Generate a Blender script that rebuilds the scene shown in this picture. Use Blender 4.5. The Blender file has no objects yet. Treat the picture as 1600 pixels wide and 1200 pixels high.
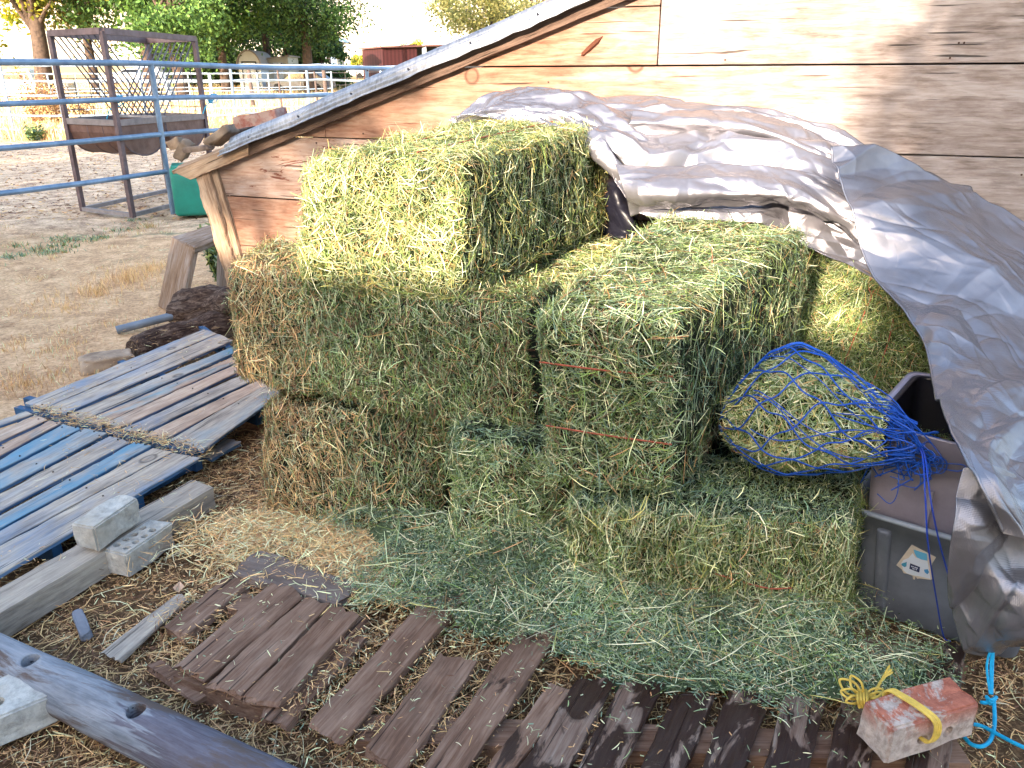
import bpy, math, random
import numpy as np
from mathutils import Vector, Matrix
random.seed(7); rng = np.random.default_rng(11)
R = math.radians
sc = bpy.context.scene
# ------------------------------------------------------------------ camera
CH, FPX, PITCH = 1.6, 1250.0, R(20.8)
cd = bpy.data.cameras.new('camera'); cam = bpy.data.objects.new('camera', cd); sc.collection.objects.link(cam)
cam.location = (0, 0, CH); cam.rotation_euler = (R(90) - PITCH, 0, 0)
cd.sensor_fit = 'HORIZONTAL'; cd.sensor_width = 36; cd.lens = 36 * FPX / 1600; cd.clip_end = 3000; cd.clip_start = .05
sc.camera = cam
# ------------------------------------------------------------------ world, sun
SUN_AZ, SUN_EL = R(28), R(15.5)      # azimuth the light travels TO (from +Y towards +X)
w = bpy.data.worlds.new('World'); sc.world = w; w.use_nodes = True
nt = w.node_tree; nt.nodes.clear()
out = nt.nodes.new('ShaderNodeOutputWorld'); bg = nt.nodes.new('ShaderNodeBackground'); sky = nt.nodes.new('ShaderNodeTexSky')
sky.sky_type = 'NISHITA'; sky.sun_disc = False; sky.sun_elevation = SUN_EL; sky.sun_rotation = SUN_AZ + math.pi
sky.air_density = 1.0; sky.dust_density = 3.0; sky.ozone_density = 1.0
bg.inputs[1].default_value = 0.15
nt.links.new(sky.outputs[0], bg.inputs[0]); nt.links.new(bg.outputs[0], out.inputs[0])
sl = bpy.data.lights.new('sun', 'SUN'); sl.energy = 2.7; sl.angle = R(.6); sl.color = (1, .83, .66)
so = bpy.data.objects.new('sun', sl); sc.collection.objects.link(so)
LD = Vector((math.sin(SUN_AZ) * math.cos(SUN_EL), math.cos(SUN_AZ) * math.cos(SUN_EL), -math.sin(SUN_EL)))
so.rotation_euler = LD.to_track_quat('-Z', 'Y').to_euler()
vs = sc.view_settings; vs.view_transform = 'Standard'; vs.look = 'None'; vs.gamma = 1; vs.exposure = 2.6; vs.use_curve_mapping = False
sc.cycles.max_bounces = 6; sc.cycles.diffuse_bounces = 3; sc.cycles.use_denoising = True
# ------------------------------------------------------------------ survey helpers: real positions measured from the picture
_fw = np.array([0, math.cos(PITCH), -math.sin(PITCH)]); _rt = np.array([1., 0, 0]); _dn = np.cross(_fw, _rt); _o = np.array([0, 0, CH])
def ray(x, y): return (x - 800) / FPX * _rt + (y - 600) / FPX * _dn + _fw
def G(x, y, z=0.): r = ray(x, y); return _o + r * ((z - CH) / r[2])
def D(x, y, d): r = ray(x, y); return _o + r * (d / r[1])
def px(P):
    v = np.asarray(P, float) - _o; d = v @ _fw
    d = np.where(d < .05, .05, d); return np.stack([800 + FPX * (v @ _rt) / d, 600 + FPX * (v @ _dn) / d], -1)
WP0 = np.array([-1.95, 5.3, 0]); WD = np.array([.9305, -.3662, 0]); WN = np.array([-.3662, -.9305, 0])
def Wp(x, y, off=0.):
    r = ray(x, y); q = WP0 + WN * off; return _o + r * (((q - _o) @ WN) / (r @ WN))
A_ = np.array([.37, .929, 0]); B_ = np.array([.929, -.37, 0])
# ------------------------------------------------------------------ noise
def _h(i, j, k, s):
    n = (i * 374761393 + j * 668265263 + k * 2147483647 + s * 974634777) & 0xffffffff
    n = ((n ^ (n >> 13)) * 1274126177) & 0xffffffff
    return ((n ^ (n >> 16)) & 0xffff) / 65535.0
def vnoise(P, f=1., s=0):
    P = np.asarray(P, float) * f; i = np.floor(P).astype(np.int64); t = P - i; t = t * t * (3 - 2 * t); r = 0
    for a in (0, 1):
        for b in (0, 1):
            for c in (0, 1):
                wt = (t[..., 0] if a else 1 - t[..., 0]) * (t[..., 1] if b else 1 - t[..., 1]) * (t[..., 2] if c else 1 - t[..., 2])
                r = r + wt * _h(i[..., 0] + a, i[..., 1] + b, i[..., 2] + c, s)
    return r * 2 - 1
def fbm(P, f=1., s=0, o=3): return sum(vnoise(P, f * 2 ** k, s + k) / 2 ** k for k in range(o))
# ------------------------------------------------------------------ materials
def lin(c):
    return tuple(((x / 255) / 12.92 if x / 255 <= .04045 else ((x / 255 + .055) / 1.055) ** 2.4) for x in c)
class M:
    def __init__(s, name, rough=.8, metal=0., spec=.3):
        s.m = bpy.data.materials.new(name); s.m.use_nodes = True; s.t = s.m.node_tree; s.n = s.t.nodes
        s.b = s.n['Principled BSDF']; s.b.inputs['Roughness'].default_value = rough; s.b.inputs['Metallic'].default_value = metal
        s.b.inputs['Specular IOR Level'].default_value = spec
        s.tc = s.n.new('ShaderNodeTexCoord'); s.coord = s.tc.outputs['Object']
    def geo(s): return s.n.new('ShaderNodeNewGeometry').outputs['Position']
    def link(s, a, b): s.t.links.new(a, b)
    def mapping(s, scale=(1, 1, 1), src=None, rnd=True, rot=(0, 0, 0)):
        mp = s.n.new('ShaderNodeMapping'); mp.inputs['Scale'].default_value = scale; mp.inputs['Rotation'].default_value = rot
        s.link(src or s.coord, mp.inputs[0])
        if rnd:
            oi = s.n.new('ShaderNodeObjectInfo'); mu = s.n.new('ShaderNodeMath'); mu.operation = 'MULTIPLY'; mu.inputs[1].default_value = 37.
            s.link(oi.outputs['Random'], mu.inputs[0]); cx = s.n.new('ShaderNodeCombineXYZ')
            for k in range(3): s.link(mu.outputs[0], cx.inputs[k])
            s.link(cx.outputs[0], mp.inputs[1])
        return mp.outputs[0]
    def noise(s, vec, scale=5, detail=4, rough=.55, dist=0.):
        n = s.n.new('ShaderNodeTexNoise'); n.inputs['Scale'].default_value = scale; n.inputs['Detail'].default_value = detail
        n.inputs['Roughness'].default_value = rough; n.inputs['Distortion'].default_value = dist; s.link(vec, n.inputs['Vector']); return n.outputs[0]
    def ramp(s, fac, stops):
        r = s.n.new('ShaderNodeValToRGB'); s.link(fac, r.inputs[0]); e = r.color_ramp.elements
        for k, (p, c) in enumerate(stops):
            q = e[k] if k < 2 else e.new(p)
            q.position = p; q.color = (*c, 1) if len(c) == 3 else c
        return r.outputs[0]
    def mask(s, fac, lo, hi):
        r = s.n.new('ShaderNodeMapRange'); s.link(fac, r.inputs[0]); r.inputs[1].default_value = lo; r.inputs[2].default_value = hi; return r.outputs[0]
    def math(s, op, a, b):
        n = s.n.new('ShaderNodeMath'); n.operation = op
        for k, v in enumerate((a, b)):
            if isinstance(v, (int, float)): n.inputs[k].default_value = v
            else: s.link(v, n.inputs[k])
        return n.outputs[0]
    def mix(s, f, a, b, mode='MIX'):
        n = s.n.new('ShaderNodeMix'); n.data_type = 'RGBA'; n.blend_type = mode
        if isinstance(f, (int, float)): n.inputs[0].default_value = f
        else: s.link(f, n.inputs[0])
        for k, v in ((6, a), (7, b)):
            if isinstance(v, tuple): n.inputs[k].default_value = (*v[:3], 1)
            else: s.link(v, n.inputs[k])
        return n.outputs[2]
    def color(s, c):
        if isinstance(c, tuple): s.b.inputs['Base Color'].default_value = (*c[:3], 1)
        else: s.link(c, s.b.inputs['Base Color'])
    def bump(s, h, strength=.5, dist=.01, prev=None):
        b = s.n.new('ShaderNodeBump'); b.inputs['Strength'].default_value = strength; b.inputs['Distance'].default_value = dist
        s.link(h, b.inputs['Height'])
        if prev is not None: s.link(prev, b.inputs['Normal'])
        s.link(b.outputs[0], s.b.inputs['Normal']); return b.outputs[0]

def wood(name, cols, paint=None, wet=None, stain=None, grain=1., knots=True, rough=.85, grey=None):
    """grain runs along local X"""
    m = M(name, rough); warp = m.noise(m.mapping((1.2, 2.5, 2.5)), 2.2, 4, .6)
    fib = m.noise(m.mapping((1.6, 26 * grain, 26 * grain)), 4.0, 8, .7, .6); coarse = m.noise(m.mapping((1.1, 9 * grain, 9 * grain)), 3.0, 5, .6, 1.4)
    f = m.math('ADD', m.math('MULTIPLY', fib, .42), m.math('MULTIPLY', coarse, .30)); f = m.math('ADD', f, m.math('MULTIPLY', warp, .32))
    n = len(cols); c = m.ramp(f, [(.36 + .34 * k / (n - 1), cc) for k, cc in enumerate(cols)])
    if grey:
        sx = m.n.new('ShaderNodeSeparateXYZ'); m.link(m.geo(), sx.inputs[0]); gf = m.mask(m.math('ADD', sx.outputs[0], m.math('MULTIPLY', coarse, .9)), grey[1], grey[2])
        c = m.mix(gf, c, m.ramp(f, [(.36 + .34 * k / (len(grey[0]) - 1), cc) for k, cc in enumerate(grey[0])]))
    blot = m.noise(m.mapping((1.5, 4, 4)), 3.1, 5, .65); c = m.mix(m.math('MULTIPLY', m.mask(blot, .5, .72), .45), c, tuple(x * .55 for x in cols[0]))
    crack = m.mask(m.noise(m.mapping((.7, 34 * grain, 34 * grain)), 2.6, 2, .5, .4), .335, .30)
    c = m.mix(m.math('MULTIPLY', crack, .85), c, tuple(x * .16 for x in cols[0]))
    h = m.math('SUBTRACT', m.math('ADD', m.math('MULTIPLY', fib, .8), m.math('MULTIPLY', coarse, .25)), m.math('MULTIPLY', crack, .9))
    if knots:
        vo = m.n.new('ShaderNodeTexVoronoi'); vo.inputs['Scale'].default_value = 1.; m.link(m.mapping((1.7, 2.6, 1.6)), vo.inputs['Vector'])
        d = vo.outputs['Distance']; k1 = m.mask(d, .085, .065); ring = m.math('MULTIPLY', k1, m.mask(d, .045, .06)); c = m.mix(m.math('MULTIPLY', k1, .55), c, tuple(x * .8 for x in cols[1])); c = m.mix(m.math('MULTIPLY', ring, .6), c, tuple(x * .35 for x in cols[0]))
    if stain:
        s_ = m.noise(m.mapping((1.1, 5, 5)), stain[1], 7, .7, .8); c = m.mix(m.mask(s_, stain[2], stain[3]), c, stain[0])
    if paint:
        p = m.mask(m.noise(m.mapping((1.0, 2.2, 2.2)), paint[1], 4, .7, .4), paint[2], paint[3])
        p = m.math('MULTIPLY', p, m.mask(fib, .25, .5)); sz = m.n.new('ShaderNodeSeparateXYZ'); m.link(m.coord, sz.inputs[0]); sd = m.mask(sz.outputs[2], -.0035, -.006)
        c = m.mix(m.math('MULTIPLY', p, paint[4]), c, paint[0]); c = m.mix(m.math('MULTIPLY', sd, .8), c, lin((44, 96, 140)))
    if wet:
        q = m.mask(m.noise(m.mapping((2.2, 6, 6)), wet[0], 5, .62, .6), wet[1], wet[1] + .05)
        c = m.mix(q, c, m.mix(.88, c, wet[2]))
        r = m.n.new('ShaderNodeMapRange'); m.link(q, r.inputs[0]); r.inputs[3].default_value = .8; r.inputs[4].default_value = .36; m.link(r.outputs[0], m.b.inputs['Roughness'])
    m.color(c); m.bump(h, .6, .0035); return m.m
def attr_mat(name, rough=.75, trans=0., spec=.25, mottled=0.):
    m = M(name, rough, 0, spec); a = m.n.new('ShaderNodeAttribute'); a.attribute_name = 'col'; m.color(a.outputs['Color'])
    if trans:
        tb = m.n.new('ShaderNodeBsdfTranslucent'); m.link(a.outputs['Color'], tb.inputs[0]); mx = m.n.new('ShaderNodeMixShader'); mx.inputs[0].default_value = trans
        m.link(m.b.outputs[0], mx.inputs[1]); m.link(tb.outputs[0], mx.inputs[2]); m.link(mx.outputs[0], m.n['Material Output'].inputs[0])
    return m.m
def plain(name, c, rough=.6, metal=0., spec=.4, var=.25, scale=12, bump=.15, c2=None):
    m = M(name, rough, metal, spec); f = m.noise(m.mapping((1, 1, 1)), scale, 6, .65)
    m.color(m.ramp(f, [(.3, c2 or tuple(x * (1 - var) for x in c)), (.7, tuple(min(1, x * (1 + var)) for x in c))])); m.bump(f, bump, .004); return m.m
# ------------------------------------------------------------------ object helpers
def nobj(name, V, F, mat, parent=None, loc=None, col=None, smooth=False, mats=None, fmat=None):
    V = np.asarray(V, np.float32).reshape(-1, 3); me = bpy.data.meshes.new(name)
    if isinstance(F, np.ndarray):
        k = F.shape[1]; me.vertices.add(len(V)); me.vertices.foreach_set('co', V.ravel()); me.loops.add(F.size); me.loops.foreach_set('vertex_index', F.astype(np.int32).ravel())
        me.polygons.add(len(F)); me.polygons.foreach_set('loop_start', np.arange(len(F), dtype=np.int32) * k); me.polygons.foreach_set('loop_total', np.full(len(F), k, np.int32)); me.update(calc_edges=True)
    else:
        me.from_pydata(V.tolist(), [], F); me.update()
    if col is not None:
        ca = me.color_attributes.new('col', 'FLOAT_COLOR', 'POINT'); c4 = np.ones((len(V), 4), np.float32); c4[:, :3] = col; ca.data.foreach_set('color', c4.ravel())
    for mm in (mats or [mat]): me.materials.append(mm)
    if fmat is not None: me.polygons.foreach_set('material_index', np.asarray(fmat, np.int32))
    if smooth: me.polygons.foreach_set('use_smooth', np.ones(len(me.polygons), bool))
    o = bpy.data.objects.new(name, me); sc.collection.objects.link(o)
    if parent is not None: o.parent = parent
    if loc is not None: o.location = tuple(loc)
    return o
def place(o, origin, parent=None):
    """world matrix for a part under an unrotated Empty"""
    return o
def tag(o, label=None, cat=None, group=None, kind=None):
    if label: o['label'] = label
    if cat: o['category'] = cat
    if group: o['group'] = group
    if kind: o['kind'] = kind
    return o
def thing(name, loc, label, cat, group=None, rz=0.):
    o = bpy.data.objects.new(name, None); o.empty_display_size = .1; sc.collection.objects.link(o); o.location = tuple(loc); o.rotation_euler = (0, 0, rz)
    o['loc0'] = list(map(float, loc)); return tag(o, label, cat, group)
def rel(t, P): return np.asarray(P, float) - np.array(t.location)
def part(name, V, F, mat, t, **k):      # V in world space, thing unrotated
    if t is None:
        V = np.asarray(V, float); c = V.reshape(-1, 3).mean(0); c[2] = V.reshape(-1, 3)[:, 2].min()
        return nobj(name, V - c, F, mat, None, c, **k)
    off = np.array(t.location)
    if t.parent is not None: off = off + np.array(t.parent.location)
    return nobj(name, np.asarray(V, float) - off, F, mat, t, **k)
def tube_geo(path, rad, n=6, cap=True):
    P = np.asarray(path, float); rad = np.broadcast_to(np.asarray(rad, float), (len(P),)); T = np.gradient(P, axis=0); T /= np.linalg.norm(T, axis=1)[:, None] + 1e-9
    up = np.array([0, 0, 1.]) if abs(T[0] @ [0, 0, 1]) < .9 else np.array([1., 0, 0]); N = []
    for t in T:
        u = up - t * (up @ t); u /= np.linalg.norm(u) + 1e-9; N.append(u); up = u
    N = np.array(N); Bn = np.cross(T, N); a = np.arange(n) * 2 * math.pi / n
    V = P[:, None] + rad[:, None, None] * (np.cos(a)[None, :, None] * N[:, None] + np.sin(a)[None, :, None] * Bn[:, None]); V = V.reshape(-1, 3)
    F = []
    for i in range(len(P) - 1):
        for j in range(n): F.append([i * n + j, i * n + (j + 1) % n, (i + 1) * n + (j + 1) % n, (i + 1) * n + j])
    if cap: F.append(list(range(n))[::-1]); F.append([(len(P) - 1) * n + j for j in range(n)])
    return V, F
def merge(gs):
    V, F, o = [], [], 0
    for v, f in gs:
        V.append(np.asarray(v, float).reshape(-1, 3)); F += [[i + o for i in q] for q in f]; o += len(V[-1])
    return np.concatenate(V), F
def hexa(c8):
    """c8: bottom 4 then top 4 (ccw)"""
    return np.array(c8, float), [[3, 2, 1, 0], [4, 5, 6, 7], [0, 1, 5, 4], [1, 2, 6, 5], [2, 3, 7, 6], [3, 0, 4, 7]]
def box_geo(c, ax, ay, az):
    c, ax, ay, az = map(lambda q: np.asarray(q, float), (c, ax, ay, az))
    return hexa([c - ax - ay - az, c + ax - ay - az, c + ax + ay - az, c - ax + ay - az, c - ax - ay + az, c + ax - ay + az, c + ax + ay + az, c - ax + ay + az])
def bar_geo(a, b, w, h=None, up=(0, 0, 1)):
    a, b = np.asarray(a, float), np.asarray(b, float); t = b - a; L = np.linalg.norm(t); t /= L; s = np.cross(t, up)
    if np.linalg.norm(s) < 1e-3: s = np.cross(t, (1, 0, 0))
    s /= np.linalg.norm(s); u = np.cross(s, t); return box_geo((a + b) / 2, t * L / 2, s * w / 2, u * (h or w) / 2)
def smoothpath(P, n=8):
    P = np.asarray(P, float); Q = np.vstack([2 * P[0] - P[1], P, 2 * P[-1] - P[-2]]); o = []
    for i in range(1, len(Q) - 2):
        p0, p1, p2, p3 = Q[i - 1:i + 3]
        for k in range(n):
            t = k / n; o.append(.5 * ((2 * p1) + (-p0 + p2) * t + (2 * p0 - 5 * p1 + 4 * p2 - p3) * t * t + (-p0 + 3 * p1 - 3 * p2 + p3) * t ** 3))
    o.append(P[-1]); return np.array(o)
def plank(name, q, th, mat, parent=None, rag=.003, nseg=26, endrag=.012, sub=3, thing_label=None, cup=0., down=True, **tg):
    """q: top-surface corners near-left, near-right, far-right, far-left (world). Local X along the plank so the grain follows it. One mesh with worn edges."""
    q = np.asarray(q, float); a = (q[0] + q[1]) / 2; b = (q[3] + q[2]) / 2; X = b - a; L = np.linalg.norm(X); X /= L
    Y = (q[0] - q[1]); Y -= X * (Y @ X); Y /= np.linalg.norm(Y); Z = np.cross(X, Y)
    if Z[2] < 0 and abs(Z[2]) > .2: Y = -Y; Z = -Z
    Mx = Matrix(((X[0], Y[0], Z[0], a[0]), (X[1], Y[1], Z[1], a[1]), (X[2], Y[2], Z[2], a[2]), (0, 0, 0, 1)))
    lo = np.array([[(p - a) @ X, (p - a) @ Y, (p - a) @ Z] for p in q])
    nx, ny = nseg, sub * 2 + 1; ring = []
    s0 = rng.uniform(0, 99)
    us = np.linspace(0, 1, nx + 1)
    prof = [(-1, -1), (-1, -.5), (-1, -.12), (-.96, 0)] + [(-1 + 2 * (i + 1) / (ny), 0) for i in range(ny - 1)] + [(.96, 0), (1, -.12), (1, -.5), (1, -1)]
    V = []
    for i, u in enumerate(us):
        e0 = lo[0] * (1 - u) + lo[3] * u; e1 = lo[1] * (1 - u) + lo[2] * u; mid = (e0 + e1) / 2; hw = (e1 - e0) / 2
        for (pv, pz) in prof:
            p = mid + hw * pv; nv = float(vnoise(np.array([u * L * 9 + s0, pv * 2 + s0, pz * 3]), 1., 3)); nv2 = float(vnoise(np.array([u * L * 30 + s0, pv * 3, pz * 3]), 1., 4))
            p = p + np.array([0, math.copysign(1, hw[1]) * pv * (nv + nv2 * .6) * rag * (abs(pv) > .9), 0]); p = p + np.array([0, 0, pz * th + cup * (pv * pv) + (nv + .5 * nv2) * rag * .45 * (pz > -.9)])
            if i in (0, nx):
                sgn = -1 if i == 0 else 1
                p = p + np.array([sgn * endrag * float(vnoise(np.array([s0 + i, pv * 6, pz * 2]), 1., 8)), 0, 0])
            V.append(p)
    m = len(prof); F = []
    for i in range(nx):
        for j in range(m):
            F.append([i * m + j, i * m + (j + 1) % m, (i + 1) * m + (j + 1) % m, (i + 1) * m + j])
    F.append([j for j in range(m)][::-1]); F.append([nx * m + j for j in range(m)])
    o = nobj(name, np.array(V), F, mat)
    me = o.data; me.validate(); 
    import bmesh
    bm = bmesh.new(); bm.from_mesh(me); bmesh.ops.recalc_face_normals(bm, faces=bm.faces); bm.to_mesh(me); bm.free()
    if parent is not None:
        o.parent = parent; o.matrix_local = Matrix.Translation(-Vector(parent.location)) @ Mx
    else: o.matrix_world = Mx; o.matrix_basis = Mx
    if thing_label: tag(o, thing_label, **tg)
    return o
def boolean_cut(o, cutters):
    V, F = merge(cutters); c = nobj('cutter', V, F, o.data.materials[0]); c.matrix_basis = o.matrix_basis.copy()
    md = o.modifiers.new('b', 'BOOLEAN'); md.operation = 'DIFFERENCE'; md.solver = 'EXACT'; md.object = c
    dg = bpy.context.evaluated_depsgraph_get(); dg.update(); me = bpy.data.meshes.new_from_object(o.evaluated_get(dg)); o.modifiers.clear(); o.data = me
    bpy.data.objects.remove(c)
def irregular(o, amp, f, sub=0, s=0):
    import bmesh
    bm = bmesh.new(); bm.from_mesh(o.data)
    if sub: bmesh.ops.subdivide_edges(bm, edges=bm.edges, cuts=sub, use_grid_fill=True)
    bm.normal_update(); P = np.array([v.co for v in bm.verts]); n = fbm(P + s * 3.1, f, 5, 3)
    for v, d in zip(bm.verts, n): v.co += v.normal * float(d) * amp
    bm.to_mesh(o.data); bm.free(); o.data.update()
# ------------------------------------------------------------------ strands
PAL = {'green': lin((122, 140, 78)), 'dgreen': lin((66, 86, 48)), 'grey': lin((158, 174, 130)), 'pale': lin((224, 222, 178)), 'straw': lin((222, 186, 134)), 'tan': lin((186, 146, 102)), 'brown': lin((118, 86, 66)), 'teal': lin((122, 146, 122)), 'yel': lin((194, 184, 112))}
def pick(n, weights):
    ks = list(weights); p = np.array([weights[k] for k in ks], float); p /= p.sum(); ix = rng.choice(len(ks), n, p=p)
    c = np.array([PAL[k] for k in ks])[ix]; return c * rng.uniform(.72, 1.25, (n, 1)) * rng.uniform(.93, 1.07, (n, 3))
def strand_geo(P, T, N, L, W, lift=None, bend=.25, seg=3):
    n = len(P); T = T / (np.linalg.norm(T, axis=1)[:, None] + 1e-9); S = np.cross(T, N); S /= np.linalg.norm(S, axis=1)[:, None] + 1e-9; U = np.cross(S, T)
    if lift is None: lift = np.zeros(n)
    roll = rng.uniform(-.9, .9, n); Wd = S * np.cos(roll)[:, None] + U * np.sin(roll)[:, None]
    b = rng.normal(0, bend, n); b2 = rng.normal(0, bend * .4, n); V = np.empty((n, (seg + 1) * 2, 3), np.float32)
    for i in range(seg + 1):
        t = i / seg - .5; c = P + T * (t * L)[:, None] + N * ((t + .5) * lift * L)[:, None] + S * ((t * t - .12) * b * L)[:, None] + U * ((.25 - t * t) * b2 * L)[:, None]
        ww = W * (.5 if i in (0, seg) else 1.); V[:, 2 * i] = c - Wd * (ww / 2)[:, None]; V[:, 2 * i + 1] = c + Wd * (ww / 2)[:, None]
    base = (np.arange(n) * (seg + 1) * 2)[:, None]; F = np.concatenate([base + np.array([2 * i, 2 * i + 1, 2 * i + 3, 2 * i + 2]) for i in range(seg)], 0)
    return V.reshape(-1, 3), F
def gather(gs):
    V, F, C, o = [], [], [], 0
    for v, f, c in gs:
        V.append(v); F.append(f + o); o += len(v); k = len(v) // len(c) if len(c) != len(v) else 1; C.append(np.repeat(c, k, axis=0))
    return np.concatenate(V), np.concatenate(F), np.concatenate(C)
MAT_HAY = attr_mat('hay_stems', .62, .12, .3)
def core_mat():
    m = M('hay_core', .95); f = m.noise(m.mapping((1, 1, 1), rnd=False), 55, 6, .75); m.color(m.ramp(f, [(.4, lin((16, 20, 10))), (.62, lin((36, 44, 22))), (.82, lin((66, 74, 42)))])); m.bump(f, .9, .01); return m.m  # near-black, painting the shade in the gaps between stems
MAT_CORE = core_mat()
MAT_TWINE = plain('red_twine', lin((160, 84, 62)), .7, scale=60)
def tri(C, q):
    """C[2][2][2][3]; q in [-1,1]^3"""
    t = (q + 1) / 2; r = 0
    for i in (0, 1):
        for j in (0, 1):
            for k in (0, 1):
                r = r + ((t[:, 0] if i else 1 - t[:, 0]) * (t[:, 1] if j else 1 - t[:, 1]) * (t[:, 2] if k else 1 - t[:, 2]))[:, None] * C[i, j, k]
    return r
def bale(C, label, weights, dens=16000, rad=.05, group='green hay bales in the stack', name='hay_bale', faces=None, endmix=None, twine=(), lmul=1., fluff=1., seed=0, dry=None, fw={}):
    """C[i along width(left->right)][j along depth(front->back)][k bottom->top]"""
    C = np.asarray(C, float); half = np.array([np.linalg.norm(C[1, 0, 0] - C[0, 0, 0]), np.linalg.norm(C[0, 1, 0] - C[0, 0, 0]), np.linalg.norm(C[0, 0, 1] - C[0, 0, 0])]) / 2
    def mapq(q, inset=0.):      # q on cube surface [-1,1]
        p = q * half; inn = np.clip(p, -(half - rad), half - rad); d = p - inn; ln = np.linalg.norm(d, axis=1)[:, None]; d = d / (ln + 1e-9); p2 = inn + d * (rad - inset); return p2 / half, d
    def world(q, inset=0.):
        q2, d = mapq(q, inset); P = tri(C, q2); e = 1e-3; J = [(tri(C, q2 + np.eye(3)[k] * e) - P) / e for k in range(3)]; J = [j / (np.linalg.norm(j, axis=1)[:, None] + 1e-9) for j in J]
        N = sum(J[k] * d[:, k:k + 1] for k in range(3)); N /= np.linalg.norm(N, axis=1)[:, None] + 1e-9
        lump = vnoise(P, 6., seed) * .018 + vnoise(P, 15., seed + 1) * .012 - .02 * np.clip(vnoise(P, 11., seed + 2) - .45, 0, 1); L_ax = 0 if half[0] > half[1] else 1
        flake = np.abs(np.sin((q[:, L_ax] * half[L_ax] + .01 * vnoise(P, 5, seed)) / .085 * math.pi)) ** .35 * .012 - .008
        return P + N * ((lump + flake) * fluff)[:, None], N, J
    org = C.reshape(-1, 3).mean(0); org[2] = C.reshape(-1, 3)[:, 2].min()
    t = thing(name, org, label, 'hay bale', group)
    long_ax = 0 if half[0] > half[1] else 1
    # core
    gs = []
    for ax in range(3):
        for sg in (-1, 1):
            g = np.linspace(-1, 1, 20); a, b = np.meshgrid(g, g, indexing='ij'); q = np.zeros((400, 3)); o = [k for k in range(3) if k != ax]; q[:, o[0]] = a.ravel(); q[:, o[1]] = b.ravel(); q[:, ax] = sg
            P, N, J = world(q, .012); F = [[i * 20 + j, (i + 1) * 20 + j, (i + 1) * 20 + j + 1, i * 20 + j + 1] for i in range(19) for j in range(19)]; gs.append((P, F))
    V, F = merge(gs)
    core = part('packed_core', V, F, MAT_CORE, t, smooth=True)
    S = []
    spec = faces or {(0, -1): 1, (0, 1): 1, (1, -1): 1, (2, 1): 1}
    for (ax, sg), dm in spec.items():
        o = [k for k in range(3) if k != ax]; area = 4 * half[o[0]] * half[o[1]]; n = int(area * dens * dm * 1.5)
        q = np.zeros((n, 3)); q[:, o[0]] = rng.uniform(-1, 1, n); q[:, o[1]] = rng.uniform(-1, 1, n); q[:, ax] = sg
        q = np.clip(q, -1, 1); P, N, J = world(q)
        # stems lie in the plane of the flakes (perpendicular to the bale's length)
        cf = rng.normal(0, 1, (n, 3)); cf[:, long_ax] *= (.55 if ax == long_ax else np.where(rng.random(n) < .3, 1.2, .4))
        if ax != long_ax and ax != 2: cf[:, 2] *= 1.15
        T = sum(J[k] * cf[:, k:k + 1] for k in range(3)); T -= N * (np.sum(T * N, 1) * rng.uniform(.55, 1., n))[:, None]; T /= np.linalg.norm(T, axis=1)[:, None] + 1e-9
        lm_ = lmul * (.6 if (ax, sg) in fw else 1.); big = rng.random(n) < (.06 if (ax, sg) in fw else .15)
        L = np.where(big, rng.uniform(.05, .12, n), rng.uniform(.016, .048, n)) * lm_; W = np.where(big, rng.uniform(.0018, .0034, n), rng.uniform(.0013, .0026, n))
        lift = np.where(rng.random(n) < .02, rng.uniform(.2, .6, n), rng.uniform(-.06, .08, n)); wob = rng.uniform(-.011, .008, n)
        P = P + N * wob[:, None]
        c = pick(n, fw.get((ax, sg), weights))
        if dry is not None:
            wd = dry(P); k = rng.random(n) < wd; c[k] = pick(int(k.sum()), {'straw': 5, 'tan': 4, 'pale': 3, 'brown': 1.5})
        c = c * (1 + .28 * vnoise(P, 7., seed + 5) + .22 * vnoise(P, 22., seed + 6))[:, None]
        c[big] *= 1.3; c = c * (.58 + .60 * np.clip((wob + .006) / .012, 0, 1))[:, None]  # deeper stems darkened, long ones brightened: painted shade and highlight
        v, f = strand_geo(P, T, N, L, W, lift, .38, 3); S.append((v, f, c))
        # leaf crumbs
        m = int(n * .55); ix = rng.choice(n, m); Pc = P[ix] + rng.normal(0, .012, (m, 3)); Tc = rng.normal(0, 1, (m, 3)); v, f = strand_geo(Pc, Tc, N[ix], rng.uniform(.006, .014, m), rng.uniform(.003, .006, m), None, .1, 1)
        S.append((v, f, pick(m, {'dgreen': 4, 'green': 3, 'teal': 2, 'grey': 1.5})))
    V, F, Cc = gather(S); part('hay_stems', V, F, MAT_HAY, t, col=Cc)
    for tw in twine:
        pts = world(np.array(tw, float), -.013)[0]; pts = smoothpath(pts, 6); v, f = tube_geo(pts, .0027, 5); part('twine', v, f, MAT_TWINE, t)
    return t
def C8(fbl, fbr, ftl, ftr, bbl, bbr, btl, btr):
    c = np.zeros((2, 2, 2, 3)); c[0, 0, 0] = fbl; c[1, 0, 0] = fbr; c[0, 0, 1] = ftl; c[1, 0, 1] = ftr; c[0, 1, 0] = bbl; c[1, 1, 0] = bbr; c[0, 1, 1] = btl; c[1, 1, 1] = btr; return c
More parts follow.
